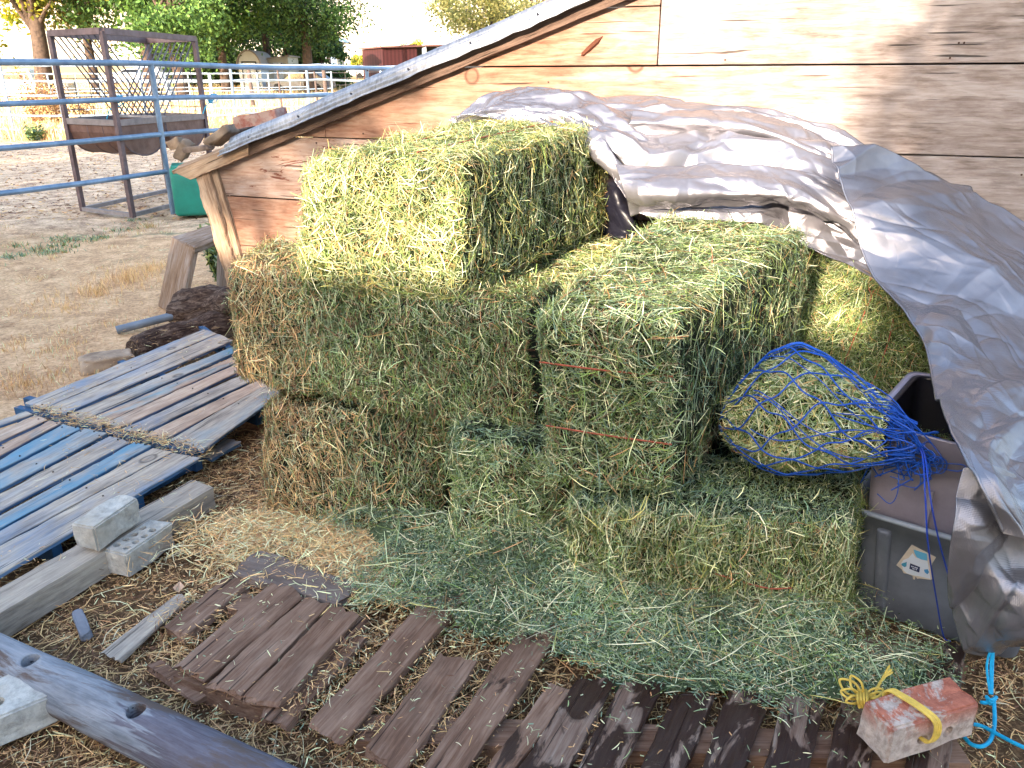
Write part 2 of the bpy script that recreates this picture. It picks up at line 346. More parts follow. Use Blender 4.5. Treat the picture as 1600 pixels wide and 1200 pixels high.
# ================================================================== SETTING
TAU_D = 1
def terrain(x, y):
    x = np.asarray(x, float); y = np.asarray(y, float); P = np.stack([x, y, x * 0], -1)
    z = .035 * fbm(P, .5, 21, 3) + .012 * fbm(P, 3.0, 25, 2) + .006 * fbm(P, 11., 29, 2)
    near = np.clip((y - 5) / 2, 0, 1) + np.clip((-x - 2.9) / 1.5, 0, 1); z = z * (.25 + .75 * np.clip(near, 0, 1)) - .012
    d = np.clip(y - 22, 0, 1e9); z = z + .0165 * d * d / (d + 18) * 1.55
    return z * 1.0
gx = np.sinh(np.linspace(-7.2, 7.2, 420)) * .9; gy = np.sinh(np.linspace(-4.2, 7.2, 460)) * .9 + 2.2
XX, YY = np.meshgrid(gx, gy, indexing='ij'); ZZ = terrain(XX, YY); far_ = np.clip((np.hypot(XX, YY) - 160) / 300, 0, 1); ZZ = ZZ * (1 - far_) + 7 * far_
n1, n2 = XX.shape; idx = (np.arange(n1 - 1)[:, None] * n2 + np.arange(n2 - 1)[None]).ravel(); F = np.stack([idx, idx + n2, idx + n2 + 1, idx + 1], 1)
def ground_mat():
    m = M('ground_soil', .95, 0, .15); P = m.geo(); v = m.mapping((1, 1, 1), P, False)
    sx = m.n.new('ShaderNodeSeparateXYZ'); m.link(P, sx.inputs[0]); X, Y = sx.outputs[0], sx.outputs[1]
    big = m.noise(v, .55, 4, .6); med = m.noise(v, 4, 6, .7); fine = m.noise(v, 38, 8, .8); fine2 = m.noise(v, 130, 6, .8)
    dark = m.ramp(fine, [(.3, lin((58, 44, 32))), (.5, lin((108, 84, 62))), (.7, lin((168, 138, 102)))])
    tan = m.ramp(m.math('ADD', m.math('MULTIPLY', fine, .6), m.math('MULTIPLY', med, .4)), [(.38, lin((140, 108, 82))), (.5, lin((204, 166, 128))), (.62, lin((238, 206, 166)))])
    pink = m.ramp(m.math('ADD', m.math('MULTIPLY', fine, .5), m.math('MULTIPLY', med, .5)), [(.40, lin((120, 94, 82))), (.5, lin((204, 176, 148))), (.6, lin((240, 216, 186)))])
    grass = m.ramp(m.math('ADD', m.math('MULTIPLY', fine, .4), m.math('MULTIPLY', med, .6)), [(.3, lin((150, 122, 76))), (.5, lin((196, 168, 112))), (.7, lin((216, 194, 146)))])
    yb = m.math('ADD', Y, m.math('MULTIPLY', big, 2.0))
    # dark farmyard soil around the stack, tan path beside it, pink corral dirt beyond the fence, dry pasture further out
    side = m.math('ADD', m.math('MULTIPLY', X, -1), m.math('MULTIPLY', med, .6)); s2 = m.mask(m.math('ADD', side, m.math('MULTIPLY', Y, .10)), 2.75, 3.15)
    s3 = m.mask(Y, 5.9, 6.4)
    a = m.math('MAXIMUM', s2, s3); c = m.mix(a, dark, tan)
    c = m.mix(m.mask(yb, 9.6, 10.8), c, pink); c = m.mix(m.mask(yb, 24.5, 27.), c, grass)
    gr = m.mask(m.noise(v, 1.4, 4, .7), .58, .66); gr = m.math('MULTIPLY', gr, m.math('MULTIPLY', m.mask(Y, 7.2, 8.2), m.mask(Y, 10.5, 9.4)))
    c = m.mix(m.math('MULTIPLY', gr, .75), c, lin((104, 116, 88)))
    m.color(c); m.bump(m.math('ADD', m.math('MULTIPLY', fine, .7), m.math('MULTIPLY', fine2, .3)), .9, .02); return m.m
gobj = nobj('ground', np.stack([XX, YY, ZZ], -1).reshape(-1, 3), F, ground_mat(), smooth=True); tag(gobj, kind='structure')
# ---- barn wall (lean-to end wall), boards in wall coordinates (s along the wall, z up)
def wp(s, z, off=0.): return WP0 + WD * s + WN * off + np.array([0, 0, z])
WB = [lin((100, 66, 50)), lin((140, 102, 82)), lin((162, 130, 110)), lin((158, 138, 124))]
WL = [lin((112, 84, 70)), lin((152, 124, 108)), lin((172, 152, 140)), lin((164, 156, 154))]
WG = [lin((88, 76, 70)), lin((136, 122, 114)), lin((164, 152, 146)), lin((178, 172, 168))]
mw_l = wood('barn_wood_left', WL, stain=(lin((104, 58, 44)), 2.4, .57, .60), grain=.7)
mw_m = wood('barn_wood_middle', WB, grain=.7, grey=(WG, .6, 1.9))
mw_r = wood('barn_wood_right', WG, grain=.7)
wall = thing('barn_wall', wp(2.2, 0), 'weathered wide horizontal board wall behind the hay, brown stained at left and grey at right', 'wall')
ROOF0, RS = (-.05, 1.03), (1.99 - 1.10) / (2.62 - .20)   # roof underside line on wall: z = z0 + slope*s
def roofz(s): return 1.033 + .3425 * s
def clip_poly(poly, f):          # keep f(p)>=0
    o = []
    for i in range(len(poly)):
        a, b = poly[i], poly[(i + 1) % len(poly)]; fa, fb = f(a), f(b)
        if fa >= 0: o.append(a)
        if (fa >= 0) != (fb >= 0): t = fa / (fa - fb); o.append((a[0] + (b[0] - a[0]) * t, a[1] + (b[1] - a[1]) * t))
    return o
def board(s0, s1, z0, z1, mat, th=.024, off=0.):
    poly = [(s0, z0), (s1, z0), (s1, z1), (s0, z1)]
    poly = clip_poly(poly, lambda p: roofz(p[0]) + .02 - p[1]); 
    if len(poly) >= 3: poly = clip_poly(poly, lambda p: (p[0] - (.0 + (1.03 - p[1]) * .18)))
    if len(poly) < 3: return
    so = (s0 + s1) / 2; zo = (z0 + z1) / 2
    # dense strip mesh so the edge can be slightly uneven
    V = []; n = len(poly)
    for k in (0, 1):
        for (s, z) in poly: V.append((s - so, -k * th, z - zo))   # local: X along wall, -Y toward viewer
    F = [[i for i in range(n)], [n + i for i in range(n)][::-1]] + [[i, n + i, n + (i + 1) % n, (i + 1) % n] for i in range(n)]
    o = nobj('board', V, F, mat); o.parent = wall
    Z = np.array([0, 0, 1.]); X = WD / np.linalg.norm(WD); Y = np.cross(Z, X); w0 = wp(so, zo, off)
    o.matrix_local = Matrix.Translation(-Vector(wall.location)) @ Matrix(((X[0], Y[0], Z[0], w0[0]), (X[1], Y[1], Z[1], w0[1]), (X[2], Y[2], Z[2], w0[2]), (0, 0, 0, 1)))
    import bmesh
    bm = bmesh.new(); bm.from_mesh(o.data); bmesh.ops.recalc_face_normals(bm, faces=bm.faces); bmesh.ops.bevel(bm, geom=[e for e in bm.edges], offset=.0025, segments=1, affect='EDGES'); bm.to_mesh(o.data); bm.free(); return o
g = .004
for z0, z1, js in [(0, .22, (1.9,)), (.22, .59, (2.4,)), (.595, .902, (3.1,)), (.91, 1.278, (1.75, 3.9)), (1.284, 1.662, (.92, 5.2)), (1.67, 1.93, (2.87,)), (1.936, 2.32, (2.87,)), (2.326, 2.7, (3.9,))]:
    cuts = [-.2] + list(js) + [6.2]
    if z0 == 1.67:
        board(-.2, 2.868, 1.67, 1.93, mw_m); board(2.874, 6.2, 1.67, 2.12, mw_r); continue
    if z0 == 1.936:
        board(-.2, 2.868, 1.936, 2.32, mw_m); board(2.874, 6.2, 2.126, 2.5, mw_r); continue
    for a, b in zip(cuts[:-1], cuts[1:]):
        board(a + g / 2, b - g / 2, z0, z1, mw_l if b < 2 and z0 < 1.2 else (mw_m if a < 2.0 else mw_r))
bk = [(.2, 0), (6.2, 0), (6.2, roofz(6.2)), (.05, roofz(.05) - .02)]
part('backing', *hexa([wp(bk[0][0], 0, -.06), wp(6.2, 0, -.06), wp(6.2, 0, -.03), wp(.25, 0, -.03), wp(.1, roofz(.1) - .03, -.06), wp(6.2, roofz(6.2), -.06), wp(6.2, roofz(6.2), -.03), wp(.1, roofz(.1) - .03, -.03)]), plain('dark_backing', (.02, .015, .012), .9), wall)  # near-black board painted as the unlit space behind the gaps
for px_, py_, rr in [(925, 72, .03), (1080, 228, .0)]:
    if rr:
        c = Wp(px_, py_, .026); a = WD * .055 + np.array([0, 0, .045]); V, F = tube_geo(smoothpath([c - a, c - a * .2 + WN * .002, c + a], 5), [.001] + [.011] * 3 + [.013] * 5 + [.006, .001], 6)[:2]
        part('split_knot', V, F, plain('knot_dark', lin((84, 46, 30)), .9), wall)
# nails
V, F = merge([tube_geo([wp(s, z, .0235), wp(s, z, .028)], .0045, 7) for s, z in [(rng.uniform(.3, 4.6), zz + rng.choice([.05, -.05])) for zz in (.62, .92, 1.26, 1.30, 1.64, 1.70) for _ in range(5)]])
tag(part('nail', V, F, plain('rusty_nail', lin((70, 48, 38)), .7, .3), wall), kind='stuff')
# split corner post
mw_post = wood('post_wood', [lin((96, 74, 58)), lin((150, 122, 98)), lin((184, 160, 136)), lin((200, 182, 162))], grain=1.6)
def post_q(xa, ya, xb, yb, wpx, off, ins=0.): return [Wp(xb - wpx / 2, yb, off), Wp(xb + wpx / 2, yb, off), Wp(xa + wpx / 2, ya, off), Wp(xa - wpx / 2, ya, off)]
pt = thing('corner_post', wp(.05, 0, .06), 'leaning split timber post at the low left end of the board wall', 'post')
def post_part(name, q, th):
    o = plank(name, q, th, mw_post, pt, rag=.008, endrag=.02)
post_part('split_timber', [Wp(362, 470, .075), Wp(382, 468, .075), Wp(324, 262, .075), Wp(302, 266, .075)], .055)
post_part('split_timber', [Wp(382, 466, .05), Wp(394, 464, .05), Wp(336, 258, .05), Wp(326, 262, .05)], .045)
# ---- lean-to roof
rt = thing('lean_to_roof', wp(1.2, 1.45, .06), 'corrugated silver metal lean-to roof edge sloping down to the left above the board wall', 'roof')
mf = wood('fascia_wood', [lin((84, 66, 54)), lin((140, 114, 92)), lin((176, 150, 124)), lin((190, 172, 150))], grain=1.2)
def galv():
    m = M('galvanised_metal', .38, .55, .5); f = m.noise(m.mapping((6, 1, 1), rnd=False), 9, 7, .7, .4); f2 = m.noise(m.mapping((1, 1, 1), rnd=False), 3.2, 5, .65)
    c = m.ramp(f, [(.3, lin((104, 106, 114))), (.6, lin((150, 154, 162)))]); c = m.mix(m.mask(f2, .60, .70), c, lin((130, 112, 98))); m.color(c); m.bump(f, .25, .004); return m.m
MG = galv()
# fascia boards
def sl(s, dz, off): return wp(s, roofz(s) + dz, off)
mfd = wood('fascia_dark', [lin((52, 38, 32)), lin((84, 66, 56)), lin((112, 92, 80)), lin((128, 110, 98))], grain=1.2)  # dark wood tone, with the roof overhang's shade painted in
plank('fascia_board', [sl(-.08, 0, .06), sl(-.20, .085, .06), sl(.40, .085, .06), sl(.40, 0, .06)], .03, mf, rt, rag=.004, nseg=30)
plank('fascia_board', [sl(.404, .0, .045), sl(.404, .07, .045), sl(5.2, .055, .045), sl(5.2, -.0, .045)], .03, mfd, rt, rag=.003, nseg=60)
plank('rafter', [sl(-.24, .10, .065), sl(-.24, .13, .0), sl(.5, .115, .0), sl(.5, .088, .065)], .022, mf, rt, rag=.005, nseg=30)
plank('rafter', [sl(-.18, .125, .0), sl(-.18, .145, -.10), sl(.5, .14, -.10), sl(.5, .12, .0)], .02, mf, rt, rag=.006, nseg=30)
ds = np.concatenate([np.linspace(0, .16, 66), np.linspace(.17, 1.9, 30)])
def mz(d): return .052 + (min(d, .15) * .68) + max(d - .15, 0) * .03 + (.012 * (math.exp(-((d - .030) / .007) ** 2) + math.exp(-((d - .085) / .008) ** 2) + math.exp(-((d - .14) / .010) ** 2)) + .003 * math.sin(d * 260)) * (d < .17)
prof = [(.135 - d + .6 * (mz(d) - .052 - min(d, .15) * .68) * (d < .17), mz(d)) for d in ds]
ns = 110; V = []
for i in range(ns + 1):
    s = .20 + (5.2 - .20) * i / ns; dent = .008 * float(vnoise(np.array([s * 4, 0, 0]), 1., 5)) + .005 * float(vnoise(np.array([s * 13, 0, 0]), 1., 7))
    for j, (y, z) in enumerate(prof): V.append(sl(s, z + dent * math.exp(-j / 18) + .003 * float(vnoise(np.array([s * 3, y * 7, 0]), 1., 6)), y + dent * .6 * math.exp(-j / 25)))
m_ = len(prof); F = [[i * m_ + j, i * m_ + j + 1, (i + 1) * m_ + j + 1, (i + 1) * m_ + j] for i in range(ns) for j in range(m_ - 1)]
o = part('metal_sheet', V, F, MG, rt, smooth=True); md = o.modifiers.new('s', 'SOLIDIFY'); md.thickness = .0015
V, F = merge([tube_geo([sl(s, .094, .088), sl(s, .100, .098)], .006, 8) for s in np.arange(.42, 5, .37)]); part('screw', V, F, plain('screw', lin((60, 60, 66)), .5, .7), rt)
# ---- things lying on the roof's low edge
def rock(name, c, ax, az_, mat, label, cat, seed, group=None, rot=0.):
    import bmesh
    me = bpy.data.meshes.new(name); bm = bmesh.new(); bmesh.ops.create_icosphere(bm, subdivisions=4, radius=1); P = np.array([v.co for v in bm.verts]); n = fbm(P + seed * 7, .9, seed, 4)
    for v, d in zip(bm.verts, n):
        p = np.array(v.co); p = np.sign(p) * np.abs(p) ** .55; p = p / max(np.abs(p).max(), 1e-6) * .5 + p * .5; p = p * (1 + .22 * float(d)); v.co = Vector((p[0] * ax[0], p[1] * ax[1], p[2] * ax[2]))
    bm.to_mesh(me); bm.free(); me.materials.append(mat); me.polygons.foreach_set('use_smooth', np.ones(len(me.polygons), bool))
    o = bpy.data.objects.new(name, me); sc.collection.objects.link(o); o.location = tuple(c); o.rotation_euler = az_; return tag(o, label, cat, group)
MR = plain('stone', lin((128, 112, 96)), .9, scale=9, bump=.6, c2=lin((92, 78, 66))); MRW = plain('rotten_wood', lin((120, 104, 92)), .9, scale=14, bump=.8, c2=lin((60, 48, 42)))
SLR = math.atan(.358); WAZ = math.atan2(WD[1], WD[0])
def onroof(x, y, off): 
    p = Wp(x, y, off); return p
rock('flat_stone', onroof(347, 212, -.06), (.10, .06, .032), (0, -.55, WAZ), MR, 'dark flat stone tilted on the low end of the roof, next to the metal sheet', 'stone', 3, 'stones and chunks on the roof edge')
rock('wood_chunk', onroof(312, 232, .0), (.10, .035, .018), (0, -.1, WAZ), MRW, 'long grey wood chunk lying along the low tip of the roof edge', 'wood chunk', 5, 'stones and chunks on the roof edge')
rock('flat_stone', onroof(287, 235, -.16), (.075, .05, .04), (.3, -.9, WAZ), MR, 'upright pale brown stone standing at the very tip of the roof edge', 'stone', 9, 'stones and chunks on the roof edge')
rock('flat_stone', onroof(276, 224, -.24), (.06, .04, .035), (.1, -.3, WAZ), MR, 'small pale stone farthest left on the roof tip', 'stone', 12, 'stones and chunks on the roof edge')
rock('wood_chunk', onroof(374, 206, -.22), (.11, .035, .018), (0, -.15, WAZ), plain('dark_wood_chunk', lin((74, 66, 64)), .9, bump=.6), 'dark wood chunk wedged behind the flat stone under the red block on the roof', 'wood chunk', 15, 'stones and chunks on the roof edge')
mrb = M('red_whitewashed_block', .85); f_ = mrb.noise(mrb.mapping((1, 1, 1)), 14, 6, .7); mrb.color(mrb.ramp(f_, [(.40, lin((150, 96, 84))), (.56, lin((168, 142, 130)))])); mrb.bump(f_, .6, .006)
c_ = Wp(408, 190, -.35); V, F = box_geo(c_, WD * .17 + np.array([0, 0, .03]), WN * .06, np.array([-.01, 0, .055])); o = part('roof_brick', V, F, mrb.m, None); tag(o, 'pale red block lying on the metal roof behind its edge', 'brick'); irregular(o, .008, 14, 4, 2)
# ================================================================== FENCES
MP = M('painted_pipe', .42, .25, .5); f_ = MP.noise(MP.mapping((1, 1, 1)), 6, 6, .7); MP.color(MP.ramp(f_, [(.35, lin((92, 116, 142))), (.65, lin((126, 148, 172)))])); MP.bump(MP.noise(MP.mapping((1, 1, 1)), 60, 4, .6), .2, .002); MP = MP.m
MP2 = plain('galvanised_pipe', lin((150, 166, 184)), .45, .3, scale=5)
f0 = np.array([-4.43, 10.57, 0.]); fd = np.array([.408, .913, 0.])
def gz(p): p = np.array(p, float); p[2] = float(terrain(p[0], p[1])); return p
fn = thing('pipe_fence', f0, 'near blue grey painted steel pipe corral fence with four thick rails beside the roof', 'fence')
for z in (1.78, 1.38, .95, .50):
    sw = [f0 + fd * t + np.array([0, 0, z + .012 * math.sin(t * 1.3 + z)]) for t in np.linspace(-6.6, 12.5, 22)]
    part('rail', *tube_geo(sw, .030 if z < 1.7 else .034, 12), MP, fn)
for t in (-2.42, 0., 4.7, 9.5):
    b = f0 + fd * t; b = gz(b) + np.array([0, 0, -.05]); part('post', *tube_geo([b, np.array([b[0], b[1], 1.78])], .033, 12), MP, fn)
MTW = plain('blue_twine', lin((40, 150, 190)), .6, scale=50)
for (x, y, d) in [(183, 158, 10.1), (332, 154, 11.9)]:
    c = D(x, y, d); V, F = merge([tube_geo(smoothpath([c + np.array([.05 * math.cos(a + k), .05 * math.sin(a * 1.3 + k), .06 * math.sin(a + k * 2)]) for a in np.linspace(0, 6, 7)], 5), .008, 5) for k in range(3)] + [tube_geo([c, c + np.array([-.12, 0, -.12]), c + np.array([-.16, 0, -.2])], .007, 5)])
    o = part('tied_twine', V, F, MTW, None); tag(o, 'knot of bright blue twine on the feeder\'s %s' % ('front corner post' if x < 200 else 'right corner post by the second rail'), 'twine')
# second fence, farther: rails frontal
def panel_fence(name, pts, h, zs, rail_r, mat, label, group=None, posts=True):
    a = gz(pts[0]); t = thing(name, a, label, 'fence', group)
    for z in zs:
        line = []
        for p, q in zip(pts[:-1], pts[1:]):
            for k in range(6):
                u = np.array(p, float) * (1 - k / 6) + np.array(q, float) * k / 6; line.append(gz(u) + np.array([0, 0, z * h]))
        line.append(gz(pts[-1]) + np.array([0, 0, z * h])); part('rail', *tube_geo(line, rail_r, 8), mat, t)
    if posts:
        for p in pts: b = gz(p); part('post', *tube_geo([b - np.array([0, 0, .1]), b + np.array([0, 0, h * 1.0])], rail_r * 1.35, 8), mat, t)
    return t
def GT(x, y, d):     # ground point seen in column x at depth d
    p = D(x, y, d); return [p[0], p[1], 0]
panel_fence('pipe_fence', [GT(-140, 208, 25), GT(22, 208, 25), GT(103, 205, 25.2), GT(232, 205, 25.6), GT(371, 205, 26), GT(487, 205, 26.5), GT(600, 205, 27), GT(760, 205, 28)], 2.02, (.99, .78, .58, .30, .1), .03, MP2, 'second light grey pipe corral fence running across behind the feeder')
panel_fence('panel_fence', [GT(-60, 130, 46), GT(40, 130, 46), GT(120, 130, 47), GT(200, 130, 47.5), GT(295, 130, 48), GT(330, 130, 48), GT(420, 130, 49), GT(480, 130, 50)], 1.6, (.98, .75, .5, .25), .028, MP2, 'distant pale pipe panel fence at the foot of the big trees')
panel_fence('wire_fence', [GT(470, 130, 60), GT(540, 130, 62), GT(600, 130, 64), GT(680, 130, 66), GT(760, 130, 68)], 1.5, (.95, .7, .4), .02, plain('fence_rail_far', lin((150, 140, 136)), .7), 'farthest rail fence of the pasture beyond the trees')
mpost = plain('old_post', lin((88, 76, 72)), .9, scale=20, bump=.5)
for (x, yb, yt, d, wd_, lb) in [(391, 135, 104, 38, .17, 'thick dark wooden post in front of the white rounded shed'), (508, 138, 104, 33, .16, 'stout leaning dark post right of the green tree'), (494, 142, 112, 30, .08, 'thin dark post just left of the stout leaning post'), (559, 130, 108, 40, .07, 'thin dark post standing alone in the far pasture'), (436, 134, 106, 36, .08, 'slim dark post behind the near fence post')]:
    p = gz(GT(x, 120, d)); top = D(x - 3, yt, d); V, F = tube_geo([p - np.array([0, 0, .1]), (p + top) / 2, top], [wd_ * .62, wd_ * .5, wd_ * .45], 9); o = part('wooden_post', V, F, mpost, None); tag(o, lb, 'post', 'old wooden posts in the pasture')
# ================================================================== FEEDER
MF = plain('rusty_brown_paint', lin((104, 90, 94)), .6, .3, scale=9, c2=lin((80, 64, 64)))
MTR = plain('trough_rust', lin((112, 88, 82)), .6, .25, scale=5, c2=lin((82, 54, 44)), bump=.2)
fF, fL, fR = np.array([-4.72, 10.05, 0]), np.array([-5.6, 10.57, 0]), np.array([-4.36, 11.95, 0]); fB = fL + fR - fF
# keep rectangle: depth direction from F to R
fe = thing('hay_feeder', (fF + fB) / 2, 'brown steel hay rack feeder on four legs with a round bottomed trough', 'feeder')
HT = 2.13
for p in (fF, fL, fR, fB): part('leg', *bar_geo(p, p + np.array([0, 0, HT]), .055, up=A_), MF, fe)
for a, b in ((fF, fL), (fF, fR), (fL, fB), (fR, fB)):
    part('top_frame', *bar_geo(a + [0, 0, HT], b + [0, 0, HT], .07), MF, fe); part('skid', *bar_geo(a + [0, 0, .03], b + [0, 0, .03], .05), plain('skid_grey', lin((134, 128, 130)), .6, .3), fe)
# trough : half barrel along F->R , ends at L side
lx, ly = fL - fF, fR - fF; zt = 1.12
nU, nA = 10, 15
for hh_ in (0, 1):
    V = []
    for i in range(nU + 1):
        u = i / nU
        for j in range(nA):
            a = math.pi * j / (nA - 1); V.append(fF + lx * u + ly * (.5 * hh_ + .25 - .247 * math.cos(a)) + np.array([0, 0, zt - .40 * math.sin(a) ** .8]))
    F = [[i * nA + j, i * nA + j + 1, (i + 1) * nA + j + 1, (i + 1) * nA + j] for i in range(nU) for j in range(nA - 1)] + [list(range(nA)), [nU * nA + j for j in range(nA)][::-1]]
    o = part('trough', V, F, MTR, fe); md = o.modifiers.new('s', 'SOLIDIFY'); md.thickness = .01
    for u in (.0, .3, .6, 1.):
        P = [fF + lx * u + ly * (.5 * hh_ + .25 - .25 * math.cos(a)) + np.array([0, 0, zt - .41 * math.sin(a) ** .8]) for a in np.linspace(0, math.pi, 15)]; part('trough_rib', *tube_geo(P, .010, 5), MF, fe)
for a, b in ((fF, fL), (fF, fR), (fL, fB), (fR, fB)): part('trough_rim', *bar_geo(a + [0, 0, zt], b + [0, 0, zt], .04, .07), plain('rim_grey', lin((120, 112, 114)), .5, .3), fe)
MRD = plain('rack_rod', lin((84, 84, 96)), .5, .4)
mid0, mid1 = fF + ly * .5, fL + ly * .5
for k in range(9):
    u = .05 + .9 * k / 8
    for sd in (0, 1):
        top = fF + lx * u + ly * sd + [0, 0, HT - .03]; bot = fF + lx * u + ly * (.47 + .06 * sd) + [0, 0, zt + .05]; part('rack_rod', *tube_geo([top, bot], .009, 6), MRD, fe)
part('rack_keel', *bar_geo(mid0 + [0, 0, zt + .03], mid1 + [0, 0, zt + .03], .07, .03), plain('keel', lin((140, 138, 144)), .5, .3), fe)
for z in (1.95, 1.62, 1.4, 1.25): part('grid_wire', *tube_geo([fB + [0, 0, z], fR + [0, 0, z]], .006, 5), MRD, fe)
for z in (1.62, 1.4, 1.25): part('grid_wire', *tube_geo([fB + [0, 0, z], fL + [0, 0, z]], .005, 5), MRD, fe)
for k in range(1, 7): part('grid_wire', *tube_geo([fL + (fB - fL) * k / 7 + [0, 0, zt], fL + (fB - fL) * k / 7 + [0, 0, 1.62]], .005, 5), MRD, fe)
for k in range(1, 6): part('grid_wire', *tube_geo([fR + (fB - fR) * k / 6 + [0, 0, zt], fR + (fB - fR) * k / 6 + [0, 0, 1.95]], .005, 5), MRD, fe)
# green tub
gt = G(312, 334); mgt = plain('green_plastic', lin((26, 128, 112)), .45, 0, .5, .12, 5, .1, lin((24, 112, 98)))
import bmesh
def rbox(name, c, sx, sy, sz, r, mat, az=0, parent=None, taper=1., lean=(0, 0), seg=3):
    me = bpy.data.meshes.new(name); bm = bmesh.new(); bmesh.ops.create_cube(bm, size=1)
    for v in bm.verts:
        t = v.co.z + .5; k = 1 + (taper - 1) * t; v.co = Vector((v.co.x * sx * k + lean[0] * t, v.co.y * sy * k + lean[1] * t, t * sz))
    bmesh.ops.bevel(bm, geom=list(bm.edges), offset=r, segments=seg, affect='EDGES', profile=.5); bm.to_mesh(me); bm.free(); me.materials.append(mat); me.polygons.foreach_set('use_smooth', np.ones(len(me.polygons), bool))
    o = bpy.data.objects.new(name, me); sc.collection.objects.link(o); o.location = tuple(c) if parent is None else tuple(np.asarray(c) - np.array(parent.location)); o.rotation_euler = (0, 0, az)
    if parent is not None: o.parent = parent
    return o
tb = thing('plastic_barrel', G(312, 333), 'square green plastic barrel standing behind the low end of the roof', 'barrel')
rbox('body', G(312, 333), .56, .5, .60, .05, mgt, R(20), tb); rbox('lid', G(312, 333) + [0, 0, .58], .52, .46, .035, .015, mgt, R(20), tb)
# ================================================================== BENCH, LOG CHUNKS, PIPE at left
mb = wood('bench_wood', [lin((84, 66, 52)), lin((128, 104, 84)), lin((150, 136, 126)), lin((168, 160, 158))], grain=1)
bt = thing('timber_step', G(262, 488), 'rough L-shaped timber stand of two thick planks left of the corner post', 'timber stand')
lg = [G(246, 478, .0), G(279, 494, .0), D(302, 384, 5.72), D(268, 370, 5.95)]
plank('leg', lg, .045, mb, bt, rag=.003)
plank('seat', [D(268, 370, 5.95) + [0, 0, .0], D(302, 388, 5.70) + [0, 0, .0], D(352, 368, 6.0), D(332, 350, 6.35)], .045, mb, bt, rag=.003)
plank('leg', [D(338, 445, 6.2), D(352, 455, 6.0), D(362, 372, 6.0), D(340, 352, 6.3)], .045, mb, bt, rag=.003)
mbark = M('rotten_log', .95); v_ = mbark.mapping((1, 5, 5)); f_ = mbark.noise(v_, 9, 8, .75, 1.0); mbark.color(mbark.ramp(f_, [(.35, lin((30, 22, 20))), (.5, lin((84, 66, 58))), (.68, lin((150, 132, 118)))])); mbark.bump(f_, 1., .03); mbark = mbark.m
def logg(name, a, b, r0, r1, mat, label, cat='log', amp=.02, f=9, seed=0, group=None):
    a, b = np.asarray(a, float), np.asarray(b, float); L = np.linalg.norm(b - a); X = (b - a) / L; Y = np.cross((0, 0, 1), X); Y /= np.linalg.norm(Y); Z = np.cross(X, Y); n, m = 60, 36; V = []
    for i in range(n + 1):
        u = i / n; e = 1. if .02 < u < .98 else (.93 if 0 < u < 1 else .86)
        for j in range(m):
            th = 2 * math.pi * j / m; r = (r0 + (r1 - r0) * u) * e; q = np.array([u * L, math.cos(th) * r, math.sin(th) * r]); d = float(fbm(np.array([q[0] * 1.2 + seed, q[1] * 3, q[2] * 3]), f / 3, seed, 4)); q[1:] *= 1 + d * amp / r; 
            if i in (0, n): q[0] += .4 * amp * float(vnoise(q, 40, 3))
            V.append(q)
    F = [[i * m + j, i * m + (j + 1) % m, (i + 1) * m + (j + 1) % m, (i + 1) * m + j] for i in range(n) for j in range(m)] + [list(range(m))[::-1], [n * m + j for j in range(m)]]
    o = nobj(name, V, [f[::-1] for f in F], mat); me = o.data; sm = np.ones(len(me.polygons), bool); sm[-2:] = False; me.polygons.foreach_set('use_smooth', sm)
    o.matrix_basis = Matrix(((X[0], Y[0], Z[0], a[0]), (X[1], Y[1], Z[1], a[1]), (X[2], Y[2], Z[2], a[2]), (0, 0, 0, 1))); return tag(o, label, cat, group)
logg('rotten_log', D(278, 485, 5.45), D(400, 470, 5.25), .13, .15, mbark, 'dark crumbling rotten log chunk under the timber stand', amp=.045, seed=3)
logg('fallen_log', G(207, 548, .05), D(360, 512, 5.25), .075, .13, mbark, 'low grey brown log lying along the far edge of the blue pallet', amp=.03, seed=8)
mpi = plain('grey_pvc', lin((112, 124, 138)), .4, .2, scale=6)
P_ = [D(182, 516, 5.15), D(280, 491, 5.35)]; V, F = tube_geo([P_[0], P_[1]], .028, 16, cap=False); V2, F2 = tube_geo([P_[0], P_[1]], .021, 16, cap=False)
gV, gF = merge([(V, F), (V2, [f[::-1] for f in F2]), (np.concatenate([V[:16], V2[:16]]), [[i, 16 + i, 16 + (i + 1) % 16, (i + 1) % 16] for i in range(16)])]); tag(part('metal_pipe', gV, gF, mpi, None), 'grey blue pipe end sticking out left from under the rotten log', 'pipe')
mdw = plain('driftwood', lin((168, 150, 130)), .85, scale=8, bump=.7, c2=lin((112, 94, 78)))
rock('wood_chunk', G(166, 566, .03), (.13, .07, .045), (0, 0, .5), mdw, 'rounded pale wood knot lying on dry ground beyond the blue pallet', 'wood chunk', 22)
# dried leaf-like small wooden chip front left
rock('wood_chunk', G(128, 975, .015), (.055, .016, .014), (0, .2, -.9), plain('chip_grey', lin((112, 116, 126)), .8, bump=.7), 'small grey wood chip in the straw left of the thin strip', 'wood chunk', 31)
tag(part('dry_leaf', *merge([(np.array([G(270, 918, .02), G(281, 908, .035), G(288, 916, .03), G(279, 926, .02), G(273, 922, .03)]), [[0, 1, 2, 3, 4]])]), plain('dry_leaf', lin((196, 164, 138)), .7), None), 'single pale dry leaf on the soil above the thin grey strip', 'leaf')
